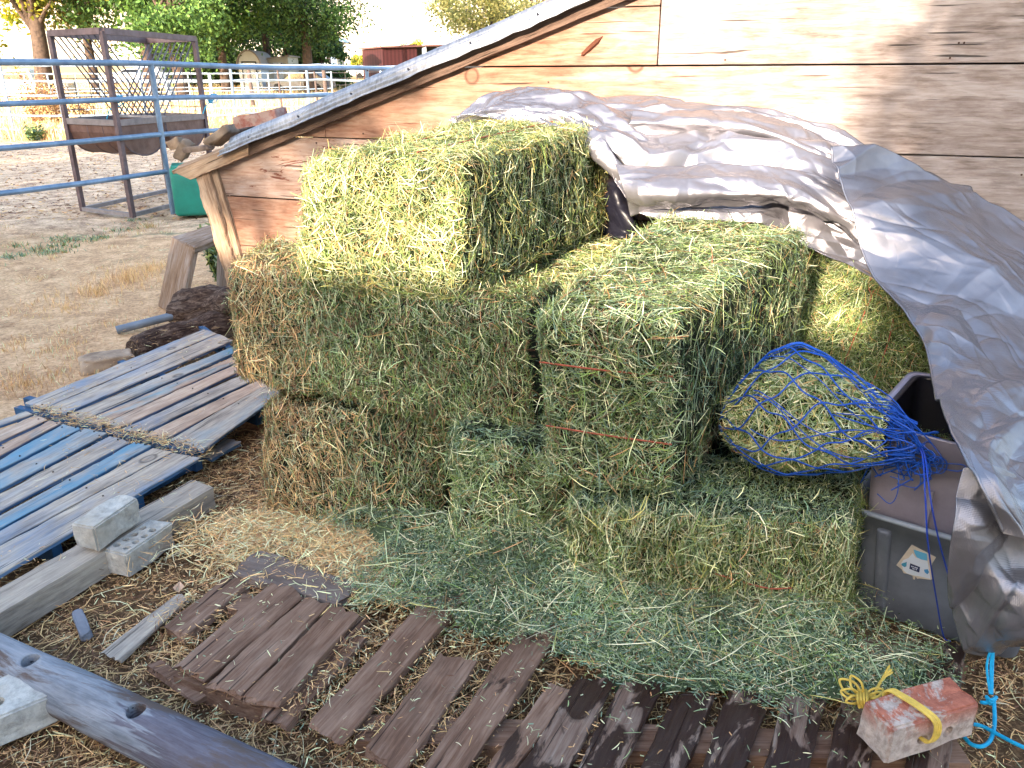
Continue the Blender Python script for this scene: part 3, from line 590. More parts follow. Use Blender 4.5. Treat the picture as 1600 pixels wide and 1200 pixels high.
# ================================================================== PALLETS
BL_ = lin((48, 118, 168)); TQ_ = lin((84, 156, 178))
grey_cols = [lin((108, 98, 90)), lin((156, 146, 136)), lin((188, 176, 160)), lin((206, 194, 176))]
warm_cols = [lin((120, 98, 86)), lin((168, 144, 126)), lin((194, 172, 152)), lin((206, 190, 174))]
mpA = wood('pallet_blue_grey', grey_cols, paint=(BL_, 1.5, .46, .66, .6)); mpB = wood('pallet_warm', warm_cols, paint=(TQ_, 1.5, .56, .70, .6)); mpC = wood('pallet_turquoise', grey_cols, paint=(lin((52, 134, 170)), 1.3, .40, .58, .75)); mpD = plain('blue_paint_side', lin((40, 86, 128)), .7, scale=8, c2=lin((26, 54, 84)), bump=.5)
def slat_px(t, q4, z, mat, th=.016, name='slat', zz=None, **k):
    zs = zz or (z, z, z, z); q = [G(x, y, z_) for (x, y), z_ in zip(q4, zs)]; return plank(name, q, th, mat, t, **k)
pa = thing('wooden_pallet', G(230, 600), 'farther blue stained wooden pallet lying against the left end of the hay', 'pallet', 'blue stained pallets')
for q, mt in [([(39, 629), (69, 637), (338, 521), (318, 514)], mpA), ([(71, 638), (101, 646), (362, 532), (340, 522)], mpA), ([(107, 648), (129, 656), (372, 548), (364, 541)], mpC), ([(133, 657), (158, 663), (380, 560), (374, 553)], mpB), ([(163, 661), (186, 669), (392, 571), (382, 563)], mpB), ([(193, 670), (221, 676), (405, 588), (394, 578)], mpA), ([(229, 678), (259, 685), (415, 602), (404, 593)], mpB), ([(266, 686), (317, 702), (440, 614), (412, 602)], mpC)]:
    slat_px(pa, q, .13, mt)
def stringer(t, x0, y0, x1, y1, z, mat, wd_=.035, h=.09): part('stringer', *bar_geo(G(x0, y0, z - h / 2 - .016), G(x1, y1, z - h / 2 - .016), wd_, h), mat, t)
stringer(pa, 44, 633, 316, 704, .129, mpD); stringer(pa, 190, 575, 405, 650, .129, mpD); stringer(pa, 316, 520, 420, 600, .129, mpD)
slat_px(pa, [(60, 652), (70, 662), (318, 722), (375, 690)][:4], .035, mpA, name='bottom_slat') if False else None
slat_px(pa, [(318, 712), (330, 716), (376, 690), (352, 684)], .05, mpA, name='bottom_slat', th=.02)
pb = thing('wooden_pallet', G(120, 760), 'nearer blue and turquoise stained wooden pallet at the left edge of the picture', 'pallet', 'blue stained pallets')
def ext(q, k=.45):      # extend near end out of frame
    (a, b, c, d) = map(np.array, q); return [tuple(a + (a - d) * k), tuple(b + (b - c) * k), tuple(c), tuple(d)]
for q, mt in [([(-10, 659), (-10, 667), (50, 647), (38, 643)], mpA), ([(-10, 676), (-10, 694), (74, 655), (54, 649)], mpB), ([(0, 698), (0, 711), (94, 661), (78, 657)], mpB), ([(0, 718), (0, 733), (126, 669), (98, 663)], mpC), ([(0, 739), (0, 764), (165, 678), (131, 670)], mpC), ([(0, 771), (0, 797), (203, 690), (171, 681)], mpA), ([(0, 806), (0, 825), (234, 697), (209, 691)], mpC), ([(0, 830), (0, 850), (268, 706), (240, 699)], mpA), ([(0, 853), (0, 896), (310, 716), (270, 707)], mpA)]:
    slat_px(pb, ext(q, .35), .125, mt)
stringer(pb, 30, 648, 310, 720, .124, mpD); stringer(pb, -60, 690, 220, 790, .124, mpD); stringer(pb, -200, 740, 90, 862, .124, mpD)
slat_px(pb, [(60, 800), (60, 860), (300, 730), (285, 715)], .035, mpD, name='bottom_slat')
mbeam = wood('beam_wood', [lin((100, 88, 78)), lin((146, 136, 126)), lin((174, 162, 148)), lin((192, 180, 164))])
plank('timber_beam', [G(-120, 985, .095), G(-120, 1030, .095), G(333, 762, .095), G(300, 749, .095)], .09, mbeam, None, rag=.003, nseg=40, endrag=.004, thing_label='long square grey timber beam beside the near blue pallet, bricks resting at its middle', cat='beam')
# ---- brown rotten front boards
BR_ = [lin((72, 50, 38)), lin((112, 84, 68)), lin((138, 112, 96)), lin((158, 136, 120))]
RD_ = [lin((78, 60, 50)), lin((112, 90, 78)), lin((138, 120, 108)), lin((156, 142, 130))]
mbr = wood('rotten_brown', BR_, grain=1.1); mbw = wood('rotten_wet', RD_, wet=(2.1, .44, lin((34, 14, 8))), grain=1.1); mbg = wood('damp_grey', [lin((82, 70, 64)), lin((110, 96, 90)), lin((128, 116, 110)), lin((140, 130, 124))], grain=1.)
mbb = wood('rotten_partly_wet', BR_, wet=(1.7, .58, lin((36, 20, 14))), grain=1.1)
pp = thing('wooden_platform', G(400, 1010), 'low brown rotten wooden platform of three boards, wet and splintered', 'pallet')
kw = dict(rag=.0042, endrag=.016)
for q in [[(272, 1040), (322, 1062), (476, 930), (424, 909)], [(326, 1064), (378, 1086), (514, 944), (479, 931)], [(382, 1086), (438, 1098), (560, 962), (518, 945)]]: slat_px(pp, q, .082, mbr, .018, **kw)
slat_px(pp, [(425, 1121), (452, 1132), (572, 996), (548, 984)], .045, mbr, .02, **kw); slat_px(pp, [(408, 1112), (424, 1122), (575, 965), (560, 963)], .06, mbr, .016, **kw)
slat_px(pp, [(228, 1040), (310, 1092), (330, 1080), (250, 1030)], .03, mbr, .02, name='stringer', **kw)
for (a, b) in [((290, 1055), (430, 1108)), ((370, 950), (560, 1000))]: part('stringer', *bar_geo(G(*a, .024), G(*b, .024), .08, .06), mbr, pp)
plank('loose_board', [G(258, 978, .06), G(288, 994, .06), G(388, 912, .06), G(362, 893, .06)], .03, mbr, None, thing_label='short rounded brown board lying left of the wooden platform', cat='board', group='loose boards on the soil', **kw)
plank('loose_board', [G(158, 1018, .025), G(186, 1032, .025), G(294, 936, .025), G(276, 928, .025)], .015, wood('grey_strip', grey_cols), None, thing_label='thin grey wooden strip lying on the straw, left of the short rounded board', cat='board', group='loose boards on the soil', rag=.003)
plank('cross_board', [G(362, 895, .075), G(408, 858, .075), G(566, 912, .075), G(522, 942, .075)], .03, mbg, None, thing_label='wide damp board lying crosswise behind the wooden platform', cat='board', group='loose boards on the soil', **kw)
plank('cross_board', [G(410, 855, .06), G(458, 818, .06), G(640, 872, .06), G(575, 908, .06)], .03, mbg, None, thing_label='wide grey board half buried under loose green hay at its back', cat='board', group='loose boards on the soil', **kw)
ps = thing('wooden_pallet', G(900, 1120), 'row of brown rotten floor slats in the foreground, dark and wet towards the right', 'pallet')
for q, mt in [([(482, 1130), (532, 1162), (727, 932), (668, 932)], mbr), ([(568, 1172), (630, 1204), (742, 1036), (688, 1020)], mbr), ([(618, 1260), (690, 1260), (874, 985), (822, 972)], mbb), ([(738, 1230), (776, 1240), (892, 1080), (856, 1070)], mbb), ([(788, 1232), (866, 1240), (962, 1060), (900, 1062)], mbw), ([(880, 1240), (948, 1245), (1038, 1066), (974, 1062)], mbw), ([(980, 1245), (1050, 1250), (1116, 1088), (1056, 1080)], mbw), ([(1080, 1248), (1144, 1250), (1204, 1088), (1140, 1076)], mbw), ([(1182, 1248), (1252, 1250), (1290, 1092), (1226, 1086)], mbw), ([(1284, 1250), (1352, 1250), (1374, 1092), (1316, 1086)], mbw), ([(1400, 1250), (1475, 1250), (1510, 1008), (1468, 1004)], mbw)]:
    slat_px(ps, q, .08, mt, .02, **kw)
for (a, b) in [((560, 1150), (1500, 1185)), ((700, 960), (1500, 1040))]: part('stringer', *bar_geo(G(*a, .018), G(*b, .018), .09, .06), mbr, ps)
# ---- round grey log with two bolt holes (front left)
mlog = wood('grey_log', [lin((84, 86, 94)), lin((122, 128, 138)), lin((146, 150, 158)), lin((160, 158, 160))], grain=.9, stain=(lin((92, 80, 76)), 1.1, .50, .56), grey=([lin((52, 48, 54)), lin((84, 80, 90)), lin((104, 102, 114)), lin((124, 122, 130))], -.52, -.46))
la, lb = G(-150, 955, .065), G(560, 1308, .075)
lo = logg('round_post', la, lb, .057, .074, mlog, 'long round grey timber post with two dark bolt holes at the bottom left', 'post', amp=.003, seed=2)
inv = lo.matrix_basis.inverted(); cut = []
for (x, y) in ((44, 1036), (207, 1120)):
    c = G(x, y, .125); a = np.array(inv @ Vector(c)); a[1] = -.004; a[2] = 0; cut.append(tube_geo([a + [0, 0, .008], a + [0, 0, .2]], .024, 20))
boolean_cut(lo, cut); lo.data.materials.clear(); lo.data.materials.append(mlog)
# ---- cored concrete bricks
mbk = M('pale_concrete', .9); f_ = mbk.noise(mbk.mapping((1, 1, 1)), 30, 8, .75); g_ = mbk.noise(mbk.mapping((1, 1, 1)), 6, 4, .6); mbk.color(mbk.mix(mbk.mask(g_, .5, .7), mbk.ramp(f_, [(.3, lin((140, 138, 134))), (.6, lin((196, 194, 188)))]), lin((176, 166, 152)))); mbk.bump(f_, .9, .008); mbk = mbk.m
def brick(c, dirv, L, Wd, Hh, mat, label, holes=None, seed=0, roll=0., side=False, tilt=0., group='pale cored bricks'):
    me = bpy.data.meshes.new('cored_brick'); bm = bmesh.new(); bmesh.ops.create_cube(bm, size=1)
    for v in bm.verts: v.co = Vector((v.co.x * L, v.co.y * Wd, v.co.z * Hh))
    bmesh.ops.bevel(bm, geom=list(bm.edges), offset=.006, segments=2, affect='EDGES'); bmesh.ops.subdivide_edges(bm, edges=bm.edges, cuts=3, use_grid_fill=True)
    bm.normal_update(); P = np.array([v.co for v in bm.verts]); n = fbm(P + seed, 22, seed, 4); n2 = vnoise(P + seed, 9, seed)
    for v, d, e in zip(bm.verts, n, n2): v.co += v.normal * float(d * .0045 + min(0, e + .25) * .03)
    bm.to_mesh(me); bm.free(); me.materials.append(mat); o = bpy.data.objects.new('cored_brick', me); sc.collection.objects.link(o)
    if holes: boolean_cut(o, [tube_geo([np.array([x, y, -Hh * .1]) if not side else np.array([x, -Wd, y]), np.array([x, y, Hh]) if not side else np.array([x, -Wd * .05, y])], r, 14) for x, y, r in holes]); o.data.materials.clear(); o.data.materials.append(mat)
    X = np.array(dirv, float); X /= np.linalg.norm(X); o.rotation_euler = (roll, -tilt, math.atan2(X[1], X[0])); o.location = tuple(c); return tag(o, label, 'brick', group)
b1a, b1b = G(150, 856, .10), G(222, 800, .10)
brick(G(173, 838, .10) + [0, 0, .058], G(222, 790, .1) - G(140, 845, .1), .21, .095, .095, mbk, 'chipped pale brick without holes resting on the beam and the near blue pallet', None, 4, tilt=.02)
hl = [(-.075 + .04 * i, yy, .0125) for i in range(5) for yy in (-.022, .022)]
brick(G(213, 882, .0) + [0.01, .03, .052], G(264, 838) - G(186, 893), .225, .10, .095, mbk, 'pale brick with two rows of round holes leaning on the soil beside the beam', hl[:8], 9)
brick(G(-6, 1130, .04) + [0, .02, .02], np.array([.7, .6, 0]), .28, .17, .09, mbk, 'broad pale block with one hole at the left edge, in front of the round post', [(.0, -.02, .018)], 14)
# red whitewashed brick with yellow twine
mrd = M('whitewashed_red_brick', .9); f_ = mrd.noise(mrd.mapping((1, 1, 1), rnd=False), 11, 7, .7, .5); fz = mrd.n.new('ShaderNodeSeparateXYZ'); mrd.link(mrd.coord, fz.inputs[0]); up_ = mrd.mask(fz.outputs[2], .0, .05)
red = mrd.math('MULTIPLY', mrd.mask(f_, .42, .48), mrd.math('ADD', mrd.math('MULTIPLY', up_, .95), .04)); fb = mrd.noise(mrd.mapping((1, 1, 1), rnd=False), 45, 6, .7)
mrd.color(mrd.mix(red, mrd.ramp(fb, [(.3, lin((150, 132, 122))), (.65, lin((206, 190, 178)))]), mrd.ramp(fb, [(.3, lin((150, 84, 66))), (.7, lin((196, 122, 98)))]))); mrd.bump(fb, .9, .008)
bd = G(1520, 1150, .1) - G(1375, 1195, .1); bc = G(1438, 1165, .1) + [0, 0.03, .055]
rb_ = brick(bc, bd, .265, .10, .105, mrd.m, 'whitewashed red brick on the wet slats with yellow twine through one hole', [(-.035, -.008, .014), (.04, -.008, .016)], 21, side=True, group=None)

def nails(t, pts, z):
    V, F = merge([tube_geo([G(x, y, z - .003), G(x, y, z + .0015)], .004, 6) for x, y in pts]); tag(part('nail', V, F, plain('nail_dark', lin((46, 40, 40)), .6, .4), t), kind='stuff')
nails(pa, [(66 + 28 * i + dx, 632 + 7.2 * i + dy) for i in range(9) for dx, dy in ((0, 0), (12, 6))] + [(205 + 24 * i, 575 + 8 * i) for i in range(8)], .13)
nails(pb, [(60 + 29 * i + dx, 655 + 6.5 * i + dy) for i in range(9) for dx, dy in ((0, 0), (8, 6))] + [(5 + 26 * i, 700 + 12.5 * i) for i in range(8)], .125)

panel_fence('panel_fence', [GT(80, 150, 34), GT(160, 150, 34.5), GT(262, 150, 35), GT(330, 150, 35.5), GT(405, 150, 36), GT(455, 150, 37), GT(520, 150, 38)], 1.75, (.98, .8, .6, .4, .2), .026, MP2, 'pale panel fence of five thin rails between the second fence and the sheds')
# ================================================================== HAY
WG_ = {'green': 4.4, 'grey': 4, 'dgreen': 2.2, 'pale': 2.6, 'teal': 2, 'tan': 1.1, 'brown': 1.0}
WY_ = {'green': 4, 'yel': 3.2, 'pale': 3, 'grey': 2, 'dgreen': 1.5, 'tan': 1}
WGB = {'green': 4, 'grey': 3, 'dgreen': 2.6, 'pale': 1.8, 'brown': 2.2, 'tan': 1.4}
Z = lambda z: np.array([0, 0, z])
DEN = 16000
T_ = C8(D(468, 458, 2.9), D(714, 476, 2.72), D(466, 250, 2.98), D(722, 250, 2.82), D(700, 372, 4.1), D(950, 354, 3.85), D(728, 190, 4.12), D(945, 196, 3.9))
bale(T_, 'topmost hay bale, sunlit yellow green front, sitting on the left of the stack', WY_, DEN, .055, seed=1, faces={(0, -1): 1, (0, 1): .5, (1, -1): 1, (2, 1): 1}, twine=[[(-.35, -.6, 1), (-.34, 0, 1), (-.36, .9, 1)], [(.35, -.9, 1), (.36, .9, 1)]], lmul=1.1)  # right side thinned so the near-black core paints it shaded
R_ = C8(D(850, 760, 2.13), D(1048, 772, 2.06), D(838, 484, 2.25), D(1060, 500, 2.12), D(1040, 560, 3.25), D(1240, 560, 3.05), D(1040, 332, 3.25), D(1266, 362, 3.08))
bale(R_, 'hay bale on edge right of the middle, red twine across its near end', WG_, DEN, .045, seed=2, faces={(0, -1): 1, (0, 1): .28, (1, -1): 1, (2, 1): 1}, twine=[[(-1, -1, .42), (0, -1, .40), (.98, -1, .36)], [(-.95, -1, -.3), (0, -1, -.34), (.95, -1, -.38)]], lmul=1.15)  # sparse stems on the right side let the core act as painted shade
def dryL(P): q = px(P); return np.clip((520 - q[:, 0]) / 130, 0, .85)
M_ = C8(D(366, 602, 2.97), D(838, 700, 2.40), D(352, 405, 3.03), D(830, 478, 2.66), D(450, 560, 3.5), D(892, 600, 3.0), D(420, 372, 3.55), D(880, 432, 3.15))
bale(M_, 'long hay bale lengthwise under the topmost bale, its left end dry and straw coloured', WGB, DEN, .075, seed=3, dry=dryL, faces={(0, -1): 1, (1, -1): 1, (2, 1): 1})
def dryL2(P): q = px(P); return np.clip((600 - q[:, 0]) / 130, 0, .92)
WT_ = {'teal': 6, 'green': 2, 'grey': 5, 'dgreen': 1.5, 'pale': 2}
bl0, bl1 = G(405, 808, .05), G(690, 868, .03); bt0, bt1 = G(402, 622, .44), G(705, 665, .44)
BLc = C8(bl0, bl1, bt0, bt1, bl0 + A_ * .5, bl1 + A_ * .5, bt0 + A_ * .45, bt1 + A_ * .45)
bale(BLc, 'straw coloured bottom hay bale at the left end of the stack', {'green': 3, 'grey': 3, 'tan': 2, 'pale': 2, 'brown': 1.5, 'dgreen': 1.5}, DEN, .065, seed=4, dry=dryL2, fw={(2, 1): WT_}, faces={(0, -1): 1, (1, -1): 1, (2, 1): 1}, fluff=1.4)
Cc_ = C8(G(698, 905, .03), G(874, 925, .03), D(690, 672, 2.38), D(880, 715, 2.24), G(685, 900, .05) + A_ * .9, G(876, 915, .05) + A_ * .9, D(684, 655, 2.47) + A_ * .8, D(880, 690, 2.33) + A_ * .8)
bale(Cc_, 'bottom hay bale seen end-on below the middle of the stack', WG_, DEN, .07, seed=5, fw={(2, 1): WT_}, faces={(1, -1): 1, (2, 1): .6, (0, -1): .5, (0, 1): .5}, lmul=1.2)
br0, br1 = G(878, 930, .02), G(1316, 992, .02); bt0, bt1 = D(880, 790, 2.09), D(1342, 822, 1.97)
BRc = C8(br0, br1, bt0, bt1, br0 + A_ * .45, br1 + A_ * .45, bt0 + A_ * .46 + Z(.03), D(1350, 728, 2.42))
bale(BRc, 'bottom right hay bale beside the storage bins, holding the net bag of hay', {'green': 4, 'grey': 3, 'dgreen': 2, 'pale': 4, 'yel': 1.5, 'tan': 1.2}, DEN, .055, seed=6, fw={(2, 1): WT_}, lmul=1.15, fluff=1.2, twine=[[(.1, -1, -.05), (.45, -1, -.2), (.62, -1, -.22)]])
q0 = D(800, 520, 3.2); T2 = C8(np.array([-.02, 3.15, .4]), np.array([.55, 3.05, .4]), np.array([-.02, 3.15, .85]), np.array([.5, 3.0, .83]), np.array([.3, 4.25, .42]), np.array([.98, 3.95, .42]), np.array([.3, 4.25, .95]), np.array([1.0, 3.95, .93]))
bale(T2, 'half hidden hay bale lying low between the topmost bale and the bale on edge', WY_, 13000, .05, seed=7, faces={(2, 1): 1, (1, -1): .5, (0, 1): .5})
B_c = C8(D(1232, 625, 3.0), D(1490, 655, 2.62), D(1292, 398, 3.5), D(1430, 410, 3.2), D(1232, 625, 3.0) + A_ * .42 + Z(.05), D(1490, 655, 2.62) + A_ * .4 + Z(.05), D(1262, 375, 3.38) + A_ * .3, D(1430, 400, 3.15) + A_ * .3)
bale(B_c, 'leaning hay bale under the edge of the silver tarp with two slanting red twines', {'green': 7, 'dgreen': 3, 'yel': 1, 'grey': 2, 'pale': 1.5, 'tan': 1}, DEN, .07, seed=8, faces={(1, -1): 1, (0, -1): .6, (0, 1): .6, (2, 1): .8}, lmul=1.15, twine=[[(.1, -1, .55), (-.15, -1, .1), (-.35, -1, -.5)], [(.42, -1, .2), (.28, -1, -.2), (.02, -1, -.8)], [(-.1, -1, .85), (.1, -1, .8), (.0, -1, .62), (.05, -1, .45), (-.05, -1, .35)]])
lowb = C8(np.array([.72, 2.62, .05]), np.array([1.72, 2.25, .05]), np.array([.72, 2.66, .46]), np.array([1.7, 2.32, .46]), np.array([1.0, 3.2, .05]), np.array([2.0, 2.9, .05]), np.array([1.0, 3.2, .5]), np.array([2.0, 2.9, .5]))
bale(lowb, 'low hay bale in the shade behind the net bag, carrying the leaning bale', WG_, 7000, .05, seed=9, faces={(2, 1): 1, (1, -1): 1})
# ---- loose hay apron
def inpoly(q, poly):
    x, y = q[:, 0], q[:, 1]; c = np.zeros(len(q), bool); n = len(poly)
    for i in range(n):
        (x1, y1), (x2, y2) = poly[i], poly[(i + 1) % n]; k = ((y1 > y) != (y2 > y)) & (x < (x2 - x1) * (y - y1) / (y2 - y1 + 1e-9) + x1); c ^= k
    return c
def pdist(q, poly):
    d = np.full(len(q), 1e9); n = len(poly)
    for i in range(n):
        a, b = np.array(poly[i], float), np.array(poly[(i + 1) % n], float); ab = b - a; t = np.clip(((q - a) @ ab) / (ab @ ab), 0, 1); d = np.minimum(d, np.linalg.norm(q - (a + t[:, None] * ab), axis=1))
    return d
AP = [(540, 800), (570, 805), (640, 815), (700, 830), (900, 860), (1310, 900), (1330, 920), (1360, 985), (1470, 1005), (1480, 1060), (1400, 1090), (1290, 1085), (1180, 1078), (1060, 1075), (960, 1055), (890, 1020), (860, 985), (800, 990), (720, 985), (690, 960), (650, 940), (600, 935), (560, 935), (545, 900), (585, 865), (550, 830)]
APw = [tuple(G(x, y, .09)[:2]) for x, y in AP]
front_line = np.array([tuple(G(x, y, .06)[:2]) for x, y in [(410, 800), (700, 868), (870, 905), (1090, 950), (1320, 985)]])
def hmound(P):
    w_ = P[:, :2]; d = np.full(len(P), 9.)
    for a, b in zip(front_line[:-1], front_line[1:]): ab = b - a; t = np.clip(((w_ - a) @ ab) / (ab @ ab), 0, 1); d = np.minimum(d, np.linalg.norm(w_ - (a + t[:, None] * ab), axis=1))
    s = np.interp(w_[:, 0], [-.4, -.1, .15, .3, .5], [.08, .13, .15, .09, .05]) * np.exp(-(d / .11) ** 1.3) + .015 * vnoise(np.c_[w_, w_[:, :1] * 0], 5, 79); q = px(np.c_[w_, np.full(len(w_), .1)]); s = s * np.clip((q[:, 0] - 430) / 200, .15, 1) * np.clip((1420 - q[:, 0]) / 80, 0, 1); s = s + .05 * np.exp(-((q[:, 0] - 760) / 130) ** 2) * np.exp(-(d / .12) ** 2)
    return .088 + s + .012 * vnoise(np.c_[w_, w_[:, :1] * 0], 9, 77)
gx_ = np.linspace(-1.05, 1.6, 180); gy_ = np.linspace(1.45, 3.0, 110); X_, Y_ = np.meshgrid(gx_, gy_, indexing='ij'); P_ = np.c_[X_.ravel(), Y_.ravel(), np.zeros(X_.size)]
pw = np.array(APw); ins = inpoly(P_[:, :2], APw); dd = pdist(P_[:, :2], APw) * np.where(ins, 1, -1)
hz = hmound(P_); dn_ = dd + .035 * vnoise(P_, 14, 5); hz = np.where(dn_ > .03, .03 + (hz - .045) * np.clip((dn_ - .03) / .08, 0, 1), .0); P_[:, 2] = hz
keep = (dn_ > .03).reshape(X_.shape); n1, n2 = X_.shape; F = [[i * n2 + j, (i + 1) * n2 + j, (i + 1) * n2 + j + 1, i * n2 + j + 1] for i in range(n1 - 1) for j in range(n2 - 1) if keep[i, j] and keep[i + 1, j] and keep[i + 1, j + 1] and keep[i, j + 1]]
def scatter(n, x0, x1, y0, y1): return np.c_[rng.uniform(x0, x1, n), rng.uniform(y0, y1, n)]
def flat_strands(P, weights, lmin, lmax, wmin=.0018, wmax=.0036, tilt=.12, crumbs=.6, bigp=.25, c=None, N=None, bend=.28, bright=1.):
    n = len(P); a = rng.uniform(0, 2 * math.pi, n); T = np.c_[np.cos(a), np.sin(a), rng.normal(0, tilt, n)]; N = np.tile([0, 0, 1.], (n, 1)) if N is None else N; T -= N * np.sum(T * N, 1)[:, None]
    T[:, 2] += rng.normal(0, tilt, n); big = rng.random(n) < bigp; L = np.where(big, rng.uniform(lmax * .5, lmax, n), rng.uniform(lmin, lmax * .5, n)); c = pick(n, weights) if c is None else c
    v, f = strand_geo(P, T, N, L, rng.uniform(wmin, wmax, n), None, bend, 3); S = [(v, f, c * bright)]
    m = int(n * crumbs)
    if m: ix = rng.choice(n, m); Pc = P[ix] + np.c_[rng.normal(0, .02, (m, 2)), rng.uniform(-.004, .004, m)]; a = rng.uniform(0, 6.3, m); v, f = strand_geo(Pc, np.c_[np.cos(a), np.sin(a), rng.normal(0, .3, m)], np.tile([0, 0, 1.], (m, 1)), rng.uniform(.005, .014, m), rng.uniform(.0025, .006, m), None, .1, 1); S.append((v, f, pick(m, weights)))
    return S
n = 120000; q = scatter(n, -1.1, 1.6, 1.4, 3.0); P = np.c_[q, np.zeros(n)]; ins = inpoly(q, APw); dd = pdist(q, APw) * np.where(ins, 1, -1)
pr = np.clip((dd + .07 + .07 * vnoise(P, 7, 61) + .04 * vnoise(P, 17, 62)) / .17, 0, 1) ** 1.3; k = rng.random(n) < pr; P = P[k]; dd = dd[k]; P[:, 2] = np.where(dd > 0, hmound(P), .10) + rng.uniform(-.004, .012, len(P))
e = 5e-3; gxn = (hmound(P + [e, 0, 0]) - hmound(P - [e, 0, 0])) / (2 * e); gyn = (hmound(P + [0, e, 0]) - hmound(P - [0, e, 0])) / (2 * e); N = np.c_[-gxn, -gyn, np.ones(len(P))]; N /= np.linalg.norm(N, axis=1)[:, None]
Wf = {'teal': 6, 'green': 3, 'grey': 5, 'dgreen': 2, 'pale': 2.6, 'tan': 1, 'brown': .5}
S = flat_strands(P, Wf, .008, .065, .0012, .0026, tilt=.2, N=N, crumbs=1.0, bigp=.16, c=.86 * pick(len(P), Wf) * np.clip(1 + .55 * vnoise(P, 6., 91) + .45 * vnoise(P, 18., 92), .3, 1.7)[:, None])
k = rng.random(len(P)) < .03; S += flat_strands(P[k] + [0, 0, .008], {'grey': 3, 'pale': 4, 'green': 3, 'yel': 1, 'tan': 1}, .05, .17, .0016, .0032, .1, 0, .8, N=N[k], bend=.18, bright=1.15)
V, Fs, Cs = gather(S); base = nobj('loose_hay', P_, F, plain('loose_hay_mat', lin((84, 100, 70)), .95, scale=90, bump=1., c2=lin((34, 42, 28))), smooth=True); hayo = nobj('loose_hay', V, Fs, MAT_HAY, col=Cs)
# one stuff object: join both meshes' data by making stems the object and the mat the base below it
def join(objs, name):
    with bpy.context.temp_override(active_object=objs[0], selected_editable_objects=objs, selected_objects=objs): bpy.ops.object.join()
    objs[0].name = name; return objs[0]
ca = base.data.color_attributes.new('col', 'FLOAT_COLOR', 'POINT')
lh = join([hayo, base], 'loose_hay'); tag(lh, 'loose green hay strewn in front of the bales over the wet slats', 'loose hay', kind='stuff')
# ---- straw litter on soil
Wst = {'straw': 4, 'tan': 4.5, 'brown': 3.2, 'pale': .7}
n = 95000; q = scatter(n, -2.0, 2.0, 1.15, 3.6); z = terrain(q[:, 0], q[:, 1]); P = np.c_[q, z + .006]; pp_ = px(P)
dens = .5 + .5 * vnoise(P, 2.2, 5) + .25 * vnoise(P, 7, 6)
def blob(cx, cy, rx, ry, a): return a * np.exp(-((pp_[:, 0] - cx) / rx) ** 2 - ((pp_[:, 1] - cy) / ry) ** 2)
dens += blob(390, 790, 130, 90, 1.2) + blob(330, 1120, 300, 90, .5) + blob(600, 1050, 200, 120, .5) - blob(400, 900, 90, 40, .5) - blob(320, 860, 60, 60, .3) + blob(1560, 1080, 120, 120, .5) + blob(200, 990, 160, 60, .4)
k = (rng.random(n) < dens) & (pp_[:, 0] > -150) & (pp_[:, 0] < 1750) & (pp_[:, 1] < 1300) & (pp_[:, 1] > 560); P = P[k]; P[:, 2] += rng.uniform(0, .012, len(P))
S = flat_strands(P, Wst, .012, .075, .0016, .0034, .1, .8, .22)
k = rng.random(len(P)) < .04; S += flat_strands(P[k] + [0, 0, .006], {'straw': 4, 'pale': 2, 'tan': 1}, .07, .17, .0018, .0036, .07, 0, .8, bend=.5, bright=1.1)
# pale dry straw heap at the foot of the left bales
n = 13000; u = rng.random(n); a = front_line[0] * (1 - u[:, None]) + front_line[1] * u[:, None]; P2 = np.c_[a + np.abs(rng.normal(0, .13, (n, 1))) * np.array([[-.35, -.93]]) + rng.normal(0, .05, (n, 2)), np.zeros(n)]; ex = rng.random(n) < .4; P2[ex, 0] -= np.abs(rng.normal(0, .16, int(ex.sum()))); P2[:, 2] = .03 + rng.uniform(0, .05, n)
S += flat_strands(P2, {'pale': 3, 'straw': 5, 'tan': 2}, .02, .11, .0018, .0038, .25, .4, .3, bright=1.15)
V, Fs, Cs = gather(S); tag(nobj('straw_litter', V, Fs, MAT_HAY, col=Cs), 'dry brown and golden straw litter over the soil between boards and pallets', 'straw', kind='stuff')
# scraps on boards & pallets
n = 1500; q = scatter(n, -1.0, 1.2, 1.3, 2.1); P = np.c_[q, np.full(n, .10)]; pp_ = px(P); k = (pp_[:, 1] > 890) & (pp_[:, 1] < 1210) & (pp_[:, 0] > 250) & (rng.random(n) < .3); S = flat_strands(P[k], {'grey': 3, 'teal': 2, 'pale': 3, 'tan': 2}, .008, .05, .0015, .003, .05, 1.2, .15)
for (xa, ya), (xb, yb) in [((272, 1040), (424, 909)), ((482, 1130), (668, 932)), ((532, 1162), (727, 932)), ((568, 1172), (688, 1020)), ((630, 1204), (742, 1036)), ((640, 1230), (822, 972)), ((700, 1240), (874, 985)), ((452, 1132), (572, 996)), ((256, 978), (362, 893)), ((866, 1240), (962, 1060)), ((0, 975), (332, 770)), ((272, 1045), (440, 1105))]:
    u = rng.random(260)[:, None]; P = G(xa, ya, .03) * (1 - u) + G(xb, yb, .03) * u + np.c_[rng.normal(0, .018, (260, 2)), rng.uniform(-.01, .05, 260)]; S += flat_strands(P, {'straw': 4, 'tan': 4, 'brown': 2, 'pale': 1}, .012, .06, .0015, .003, .25, .4, .2)
n = 2600; q = scatter(n, -2.6, -1.0, 1.9, 5.0); P = np.c_[q, np.full(n, .137)]; P[:, 2] = np.where(vnoise(P, 4, 9) > .0, .137, .0); k = P[:, 2] > 0; S += flat_strands(P[k][:700], {'straw': 3, 'tan': 3, 'pale': 1}, .008, .06, .0015, .003, .05, .8, .2)
